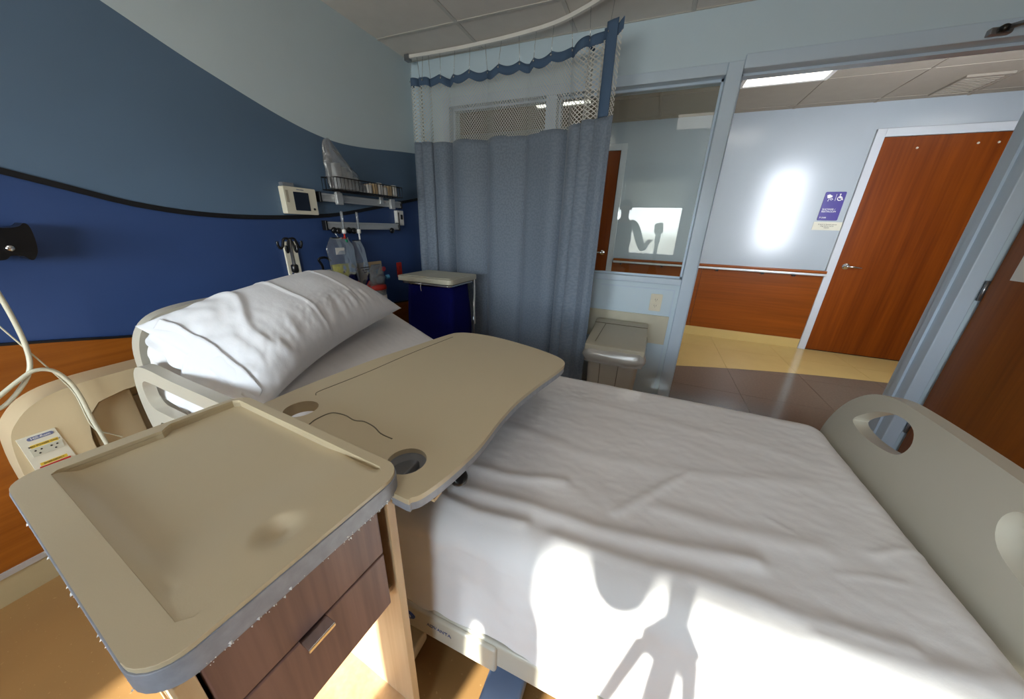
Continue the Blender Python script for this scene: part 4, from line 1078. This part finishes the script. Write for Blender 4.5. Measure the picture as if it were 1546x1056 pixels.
bm = NB(); lathe(bm, [(.0575, 0), (.0575, .05)], (XW+.075, 1.80, .735), (0, 0, 1), 22); obj('scale_label', bm, 'label_white', cn, True)
# service panels behind
for y0, y1, z0, z1, lb in ((1.325, 1.62, .86, .99, 'ivory service outlet panel behind the hanging bags'), (1.70, 1.93, .74, 1.01, 'tan service panel behind the suction canister')):
    sp_ = thing('service_panel', (XW, (y0+y1)/2, z0), lb, 'wall panel', 'service panels on the head wall')
    bm = NB(); plate(bm, rrect(y0, y1, z0, z1, .004, 2), [], fyz, XW, XW+.010); obj('plate', bm, 'outlet_ivory' if y0 < 1.5 else 'tan_pack', sp_, False, .002)
    for k in range(3):
        bm = NB(); plate(bm, circle(y0+.05+.07*k, (z0+z1)/2, .020, 18), [], fyz, XW+.009, XW+.016); obj('gas_port', bm, 'black_plastic' if k != 1 else 'yellow_ink', sp_, False, .002)
tg = tubeo('suction_hose', catmull([(XW+.03, 1.42, .95), (XW+.06, 1.40, 1.02), (XW+.07, 1.375, 1.065), (XW+.07, 1.42, 1.072), (XW+.05, 1.47, 1.05)], 8, False), .007, 'black_plastic')
tag(tg, 'black hose looping over the ivory service panel', 'hose')
# red emergency outlet and white box at the corner
outlet('emergency_outlet', lambda a, b_, t: (XW+t, 2.125+a, .925+b_), 'red emergency outlet on the head wall beside the curtain', 'outlet', 'red_plastic', .055, .115)
wbx = thing('alarm_box', (XW, 2.16, 1.265), 'small white alarm box on the head wall beside the curtain', 'switch')
bm = NB(); plate(bm, rrect(2.125, 2.195, 1.262, 1.368, .004, 2), [], fyz, XW, XW+.03); obj('housing', bm, 'label_white', wbx, False, .003)
bm = NB(); plate(bm, rrect(2.160, 2.180, 1.305, 1.340, .003, 2), [], fyz, XW+.029, XW+.034); obj('switch', bm, 'black_plastic', wbx)
bm = NB(); plate(bm, rrect(2.134, 2.146, 1.275, 1.355, .001, 1), [], fyz, XW+.0295, XW+.031); obj('printing', bm, 'ink_dark', wbx)
# IV pole at the head of the bed
ivx, ivy = -1.715, 1.165
iv = thing('iv_pole', (ivx, ivy, 0), 'black IV pole with four curled hooks standing behind the pillow', 'pole')
tubeo('pole', [(ivx, ivy, .02), (ivx, ivy, 1.185)], .008, 'steel', iv)
bm = NB(); lathe(bm, [(.012, 0), (.017, .004), (.017, .035), (.012, .04)], (ivx, ivy, 1.02)); obj('collar', bm, 'black_plastic', iv, True)
bm = NB(); lathe(bm, [(.012, 0), (.019, .003), (.019, .025), (.012, .03)], (ivx, ivy, .965)); obj('collar', bm, 'black_plastic', iv, True)
bm = NB(); lathe(bm, [(.012, 0), (.0165, .002), (.0165, .022), (.012, .024)], (ivx, ivy, .995)); obj('sleeve', bm, 'chrome', iv, True)
for k in range(4):
    a = R(20+90*k) if k % 2 == 0 else R(110+90*(k-1))
    sgn, ln = ((1, .055), (-1, .055), (1, .026), (-1, .026))[k]
    dv = Vector((.25 if k > 1 else 0, sgn, 0)).normalized(); o_ = Vector((ivx, ivy, 1.17))
    pts = [o_+Vector((0, 0, -.03)), o_+Vector((0, 0, .012)), o_+dv*ln*.5+Vector((0, 0, .016-(k > 1)*.02)), o_+dv*ln*.72+Vector((0, 0, -.018-(k > 1)*.02)), o_+dv*ln*.95+Vector((0, 0, -.028-(k > 1)*.02)), o_+dv*ln*1.12+Vector((0, 0, -.012-(k > 1)*.02)), o_+dv*ln*1.12+Vector((0, 0, .006-(k > 1)*.02))]
    tubeo('hook', catmull(pts, 5, False), .006, 'black_plastic', iv, 8)
bm = NB()
for k in range(4): tube(bm, [(ivx, ivy, .035), (ivx+.035*math.cos(PI/4+PI/2*k), ivy+.20*math.sin(PI/4+PI/2*k), .012)], .009)
obj('base', bm, 'steel', iv, True)
wp = boxo('wall_plate', (XW, XW+.012, 1.225, 1.30, .93, 1.165), 'outlet_ivory', None, .003); tag(wp, 'tall ivory cover plate on the wall behind the IV pole', 'wall plate')

# ------------------------------------------------ bed locator bumper on the wall
bl = thing('wall_bumper', (XW, 1.0, .28), 'cream moulded wall bumper with power outlets beside the bed head', 'bumper')
o1 = [(.175, .30), (.165, .45), (.178, .60), (.205, .66), (.255, .705), (.34, .728), (.50, .733), (1.0, .735), (1.46, .733), (1.62, .728), (1.705, .705), (1.755, .66), (1.785, .60), (1.80, .45), (1.79, .30), (1.70, .27), (1.0, .265), (.26, .27)]
o1 = [(p.x, p.y) for p in catmull([(a, b_, 0) for a, b_ in o1], 4)]
pocket = [(.318, .30), (.322, .52), (.336, .60), (.372, .645), (.44, .662), (1.0, .665), (1.52, .662), (1.588, .645), (1.624, .60), (1.638, .52), (1.642, .30)]
bm = NB(); plate(bm, o1, [], fyz, XW, XW+.035); obj('back_shell', bm, 'cream_plastic', bl, False, .012, 3)
bm = NB(); plate(bm, o1, [pocket], fyz, XW+.0352, XW+.125); obj('housing', bm, 'cream_plastic', bl, False, .020, 4)
ins = [(.337, .32), (.341, .52), (.355, .59), (.385, .628), (.44, .642), (.47, .642), (.47, .32)]
bm = NB(); plate(bm, ins, [], fyz, XW+.0355, XW+.075); obj('inner_step', bm, 'cream_plastic', bl, False, .010, 3)
bm = NB(); box(bm, XW+.0355, XW+.05, .475, 1.60, .32, .60); obj('recess_panel', bm, 'pocket_grey', bl)
bm = NB(); plate(bm, [(.190, .36), (.186, .605), (.262, .605), (.285, .36)], [], fyz, XW+.1245, XW+.1285); fp = obj('face_plate', bm, 'outlet_ivory', bl, False, .001)
bm = NB(); plate(bm, rrect(.203, .256, .588, .600, .006, 4), [], fyz, XW+.128, XW+.1295); obj('logo_badge', bm, 'ink_grey', fp)
text('logo_lettering', 'Hill-Rom', .011, (XW+.1297, .2295, .594), (0, 1, 0), (0, 0, 1), 'label_white', fp)
for z, c, c2 in ((.548, 'strip_beige', 'black_plastic'), (.480, 'red_plastic', 'black_plastic')):
    bm = NB(); plate(bm, [(.198, z-.016), (.262, z-.016), (.262, z+.012), (.198, z+.012)], [], fyz, XW+.128, XW+.131); ou = obj('outlet', bm, c, fp)
    bm = NB()
    for y in (.213, .245):
        for dy, dz in ((-.006, .004), (.006, .004), (0, -.008)): plate(bm, circle(y+dy, z+dz, .0025, 8), [], fyz, XW+.1305, XW+.1318)
    obj('slot', bm, c2, ou)
    text('outlet_lettering', 'BED POWER ONLY' if z > .5 else 'EMERGENCY', .0075, (XW+.1288, .230, z+.019), (0, 1, 0), (0, 0, 1), 'ink_dark', fp)
    bm = NB(); plate(bm, [(.202, z+.0135), (.258, z+.0135), (.258, z+.0245), (.202, z+.0245)], [], fyz, XW+.1284, XW+.1287); obj('warning_strip', bm, 'yellow_ink', fp)
# cables
c1 = tubeo('call_cable', catmull([at(a, b_, 0, -1.715) for a, b_ in ((-40, 400), (-5, 440), (28, 498), (44, 540), (42, 568), (22, 598), (0, 617), (-30, 625))], 8, False), .0058, 'cable_cream'); tag(c1, 'cream cable drooping in a loop down the left edge of the wainscot', 'cable')
c2 = tubeo('bed_cable', catmull([at(a, b_, 0, -1.705) for a, b_ in ((-30, 625), (0, 598), (28, 575), (52, 560), (80, 560), (105, 577), (122, 600), (140, 635), (160, 668), (176, 700))], 8, False), .0058, 'cable_cream'); tag(c2, 'cream cable arching over the wall bumper and down behind the cabinet', 'cable')
c3 = tubeo('thin_wire', catmull([at(a, b_, 0, -1.72) for a, b_ in ((-10, 485), (40, 528), (92, 573), (115, 598), (140, 645), (170, 656), (185, 660))], 6, False), .002, 'cable_cream'); tag(c3, 'thin wire hanging slantwise across the wood wainscot', 'wire')
# black moulded holder at the left edge
hd = thing('handset_holder', (XW, .36, 1.16), 'black moulded holder on the blue wall at the left edge', 'holder')
prof = [at(a, b_, 0, -1.80).yz for a, b_ in ((-45, 340), (0, 344), (24, 342), (32, 337), (40, 340), (47, 352), (53, 370), (54, 382), (50, 391), (44, 392), (34, 387), (22, 386), (14, 386), (6, 392), (-14, 393), (-45, 390))]
prof = [(p.x, p.y) for p in catmull([(a[0], a[1], 0) for a in prof], 4)]
bm = NB(); plate(bm, prof, [], fyz, XW+.02, XW+.085); obj('body', bm, 'black_plastic', hd, False, .016, 4)
boxo('wall_mount', (XW, XW+.022, .31, .38, 1.15, 1.20), 'black_plastic', hd, .004)
p = at(15, 375, 0, -1.784); bm = NB(); lathe(bm, [(.004, 0), (.009, .002), (.008, .005)], p, (1, 0, 0), 12); obj('screw', bm, 'chrome', hd, True)

# ================================================================== PHOTOGRAPHER'S TRIPOD, CAMERA AND THE PERSON BESIDE IT (behind the lens; seen as shadow and reflection)
plain('skin', (206, 160, 132), .5, var=.04); plain('hair_dark', (40, 30, 24), .6, var=.2, scale=60)
fabric('shirt_blue', (86, 104, 134), b_str=.2); fabric('trousers_dark', (50, 52, 60), b_str=.2); plain('shoe_dark', (30, 28, 28), .5)
back_h = Vector((-CF.x, -CF.y, 0)).normalized()
tb = back_h*.118
tp_ = thing('tripod', (tb.x, tb.y, 0), 'black camera tripod standing beside the bed behind the lens', 'tripod')
tubeo('centre_column', [(tb.x, tb.y, .50), (tb.x, tb.y, 1.13)], .024, 'black_plastic', tp_)
bm = NB(); lathe(bm, [(.024, 0), (.052, .02), (.054, .07), (.030, .11)], (tb.x, tb.y, .715), (0, 0, 1), 18); obj('collar', bm, 'black_plastic', tp_, True)
bm = NB(); lathe(bm, [(.024, 0), (.036, .015), (.036, .10), (.030, .125)], (tb.x, tb.y, 1.12), (0, 0, 1), 18); obj('head', bm, 'black_plastic', tp_, True)
for a in (18, 162, 275):
    d = Vector((math.cos(R(a)), math.sin(R(a)), 0))
    o_ = Vector((tb.x, tb.y, 0))
    tubeo('leg', [o_+d*.045+Vector((0, 0, .745)), o_+d*.11+Vector((0, 0, .40)), o_+d*.21+Vector((0, 0, .012))], [.017, .014, .011], 'black_plastic', tp_)
    tubeo('leg_brace', [o_+Vector((0, 0, .52)), o_+d*.095+Vector((0, 0, .48))], .006, 'steel', tp_)
cm_ = thing('still_camera', (tb.x, tb.y, 1.245), 'black still camera with a wide lens mounted on the tripod', 'camera')
def camf(a, b_, t): return Vector((0, 0, CAM_H))+CR*a+CU*b_-CF*t
bm = NB(); n = 24
for (r0, t0), (r1, t1) in zip(((.006, .012), (.030, .014), (.032, .03), (.034, .075)), ((.030, .014), (.032, .03), (.034, .075), (.010, .078))):
    for k in range(n):
        a, c = 2*PI*k/n, 2*PI*(k+1)/n
        bm.faces.new([bm.verts.new(camf(r_*math.cos(q), r_*math.sin(q), t_)) for r_, t_, q in ((r0, t0, a), (r0, t0, c), (r1, t1, c), (r1, t1, a))])
bmesh.ops.remove_doubles(bm, verts=bm.verts, dist=.0002); obj('lens', bm, 'black_plastic', cm_, True)
bm = NB(); plate(bm, rrect(-.050, .050, -.068, .068, .014, 4), [], camf, .079, .135); obj('body', bm, 'black_plastic', cm_, False, .008, 3)

PX, PY = -.475, -.62
pr = thing('person', (PX, PY, 0), 'person in blue shirt and dark trousers standing beside the tripod, hand on the camera', 'person')
def skin(name, nodes, edges, mat, parent, root, sub=2):
    me = bpy.data.meshes.new(name); keys = list(nodes)
    me.from_pydata([nodes[k][0] for k in keys], [(keys.index(a), keys.index(b_)) for a, b_ in edges], [])
    o = bpy.data.objects.new(name, me); C.objects.link(o)
    md = o.modifiers.new('skin', 'SKIN'); md.use_smooth_shade = True
    me.skin_vertices.new() if not me.skin_vertices else None
    for i, k in enumerate(keys):
        r_ = nodes[k][1]; me.skin_vertices[0].data[i].radius = r_ if isinstance(r_, tuple) else (r_, r_)
        me.skin_vertices[0].data[i].use_root = (k == root)
    sd_ = o.modifiers.new('sub', 'SUBSURF'); sd_.levels = sub; sd_.render_levels = sub
    dg = bpy.context.evaluated_depsgraph_get(); dg.update()
    m2 = bpy.data.meshes.new_from_object(o.evaluated_get(dg)); bpy.data.objects.remove(o); m2.materials.clear()
    return link(name, m2, mat, parent, True)
V = lambda x, y, z: (PX+x, PY+y, z)
nd = {'pel': (V(0, 0, .93), (.108, .082)), 'wai': (V(0, .01, 1.06), (.100, .074)), 'che': (V(0, 0, 1.25), (.122, .088)), 'top': (V(0, -.01, 1.38), (.09, .07)),
      'nec': (V(0, .005, 1.455), .052), 'jaw': (V(0, .02, 1.53), (.062, .07)), 'hea': (V(0, .012, 1.61), (.074, .090)), 'cro': (V(0, .0, 1.675), (.055, .066)),
      'shR': (V(.165, -.01, 1.375), .055), 'elR': (V(.325, .05, 1.02), .044), 'wrR': (V(.40, .30, 1.12), .030), 'paR': (V(.415, .36, 1.145), (.036, .020)),
      'shL': (V(-.165, -.01, 1.375), .055), 'elL': (V(-.235, -.03, 1.10), .042), 'wrL': (V(-.235, .06, .86), .028), 'paL': (V(-.232, .085, .80), (.020, .036)),
      'hiR': (V(.095, 0, .85), .068), 'knR': (V(.105, .02, .48), .058), 'anR': (V(.11, -.01, .09), .040), 'toR': (V(.12, .13, .045), (.042, .028)),
      'hiL': (V(-.095, 0, .85), .068), 'knL': (V(-.105, .02, .48), .058), 'anL': (V(-.11, -.01, .09), .040), 'toL': (V(-.12, .13, .045), (.042, .028))}
eg = [('pel', 'wai'), ('wai', 'che'), ('che', 'top'), ('top', 'nec'), ('nec', 'jaw'), ('jaw', 'hea'), ('hea', 'cro'), ('top', 'shR'), ('shR', 'elR'), ('elR', 'wrR'), ('wrR', 'paR'),
      ('top', 'shL'), ('shL', 'elL'), ('elL', 'wrL'), ('wrL', 'paL'), ('pel', 'hiR'), ('hiR', 'knR'), ('knR', 'anR'), ('anR', 'toR'), ('pel', 'hiL'), ('hiL', 'knL'), ('knL', 'anL'), ('anL', 'toL')]
def fingers(side):
    if side == 'R':
        c = Vector(nd['paR'][0]); f = Vector((.15, .85, .45)).normalized(); s_ = Vector((1, -.15, 0)).normalized(); cl = Vector((0, .1, -1))
    else:
        c = Vector(nd['paL'][0]); f = Vector((.03, .25, -1)).normalized(); s_ = Vector((0, 1, .2)).normalized(); cl = Vector((1, 0, 0))
    for i, (off, ln) in enumerate(((-.027, .062), (-.009, .074), (.009, .070), (.026, .055))):
        p0 = c+s_*off+f*.02; p1 = p0+f*ln*.5+cl*.006; p2 = p0+f*ln*.85+cl*ln*.35; p3 = p0+f*ln*.95+cl*ln*.6
        k = [side+str(i)+q for q in 'abc']
        for kk, pp, r_ in zip(k, (p1, p2, p3), (.009, .0085, .0075)): nd[kk] = (tuple(pp), r_)
        base = side+str(i)+'k'; nd[base] = (tuple(p0), .010); eg.append(('pa'+side, base)); eg.append((base, k[0])); eg.append((k[0], k[1])); eg.append((k[1], k[2]))
    t0 = c-f*.025-s_*.03; t1 = t0+f*.03-s_*.02+cl*.012; t2 = t1+f*.028+cl*.008
    nd[side+'t0'] = (tuple(t0), .011); nd[side+'t1'] = (tuple(t1), .010); nd[side+'t2'] = (tuple(t2), .008)
    eg.extend([('pa'+side, side+'t0'), (side+'t0', side+'t1'), (side+'t1', side+'t2')])
fingers('R'); fingers('L')
body = skin('body', nd, eg, 'skin', pr, 'pel')
def puff(keys, add, repl=None):
    d = {k: (nd[k][0], tuple(q+add for q in (nd[k][1] if isinstance(nd[k][1], tuple) else (nd[k][1],)*2))) for k in keys}
    d.update(repl or {}); return d
mid = lambda a, b_, q: tuple(Vector(nd[a][0]).lerp(Vector(nd[b_][0]), q))
sh = puff(('top', 'shR', 'elR', 'shL', 'elL'), .015, {'wai': (V(0, .01, 1.06), (.138, .108)), 'che': (V(0, 0, 1.25), (.152, .116)), 'hipx': (V(0, 0, .93), (.150, .118)), 'hemx': (V(0, 0, .83), (.158, .124)), 'cuR': (mid('elR', 'wrR', .75), .040), 'cuL': (mid('elL', 'wrL', .75), .040), 'col': (V(0, 0, 1.43), .064)})
skin('shirt', sh, [('hemx', 'hipx'), ('hipx', 'wai'), ('wai', 'che'), ('che', 'top'), ('top', 'col'), ('top', 'shR'), ('shR', 'elR'), ('elR', 'cuR'), ('top', 'shL'), ('shL', 'elL'), ('elL', 'cuL')], 'shirt_blue', pr, 'che')
trz = puff(('pel', 'hiR', 'knR', 'hiL', 'knL'), .026, {'wst': (V(0, 0, 1.00), (.128, .098)), 'hmR': (V(.11, -.005, .085), .060), 'hmL': (V(-.11, -.005, .085), .060)})
skin('trousers', trz, [('wst', 'pel'), ('pel', 'hiR'), ('hiR', 'knR'), ('knR', 'hmR'), ('pel', 'hiL'), ('hiL', 'knL'), ('knL', 'hmL')], 'trousers_dark', pr, 'wst')
for s_ in (1, -1):
    bm = NB(); outl_ = [(p.x, p.y) for p in catmull([(PX+s_*.112+a, PY+b_, 0) for a, b_ in ((-.045, -.06), (0, -.075), (.045, -.06), (.05, .06), (.045, .15), (0, .19), (-.045, .15), (-.05, .06))], 5)]
    plate(bm, outl_, [], fxy, 0.001, .075); obj('shoe', bm, 'shoe_dark', pr, False, .02, 3)
bm = NB(); grid(bm, 33, 16, lambda u, v: (PX+.094*math.cos(2*PI*u)*math.sin(v*1.75), PY-.008+.108*math.sin(2*PI*u)*math.sin(v*1.75)-.012*v, 1.600+.125*math.cos(v*1.75)+(.055 if math.sin(2*PI*u) > .35 else 0)*smooth01(v, .6, 1.0)))
bmesh.ops.remove_doubles(bm, verts=bm.verts, dist=.0005); obj('hair', bm, 'hair_dark', pr, True)
for s_ in (1, -1):
    bm = NB(); lathe(bm, [(.002, 0), (.010, .003), (.009, .007), (.002, .009)], (PX+s_*.030, PY+.088, 1.595), (0, 1, 0), 12); e_ = obj('eye', bm, 'paper_white', pr, True)
    bm = NB(); lathe(bm, [(.004, 0), (.004, .002)], (PX+s_*.030, PY+.096, 1.595), (0, 1, 0), 10); obj('pupil', bm, 'black_plastic', e_)
    bm = NB(); grid(bm, 13, 7, lambda u, v: (PX+s_*(.080+.010*math.sin(PI*v)), PY+.005+.018*math.cos(2*PI*u)*math.sin(PI*v), 1.585+.032*math.sin(2*PI*u)*math.sin(PI*v))); obj('ear', bm, 'skin', pr, True)
bm = NB(); tube(bm, [(PX, PY+.090, 1.595), (PX, PY+.112, 1.560), (PX, PY+.092, 1.552)], [.007, .013, .008]); obj('nose', bm, 'skin', pr, True)
bm = NB(); tube(bm, [(PX-.022, PY+.080, 1.520), (PX, PY+.090, 1.519), (PX+.022, PY+.080, 1.520)], [.003, .006, .003]); obj('mouth', bm, 'red_plastic', pr, True)
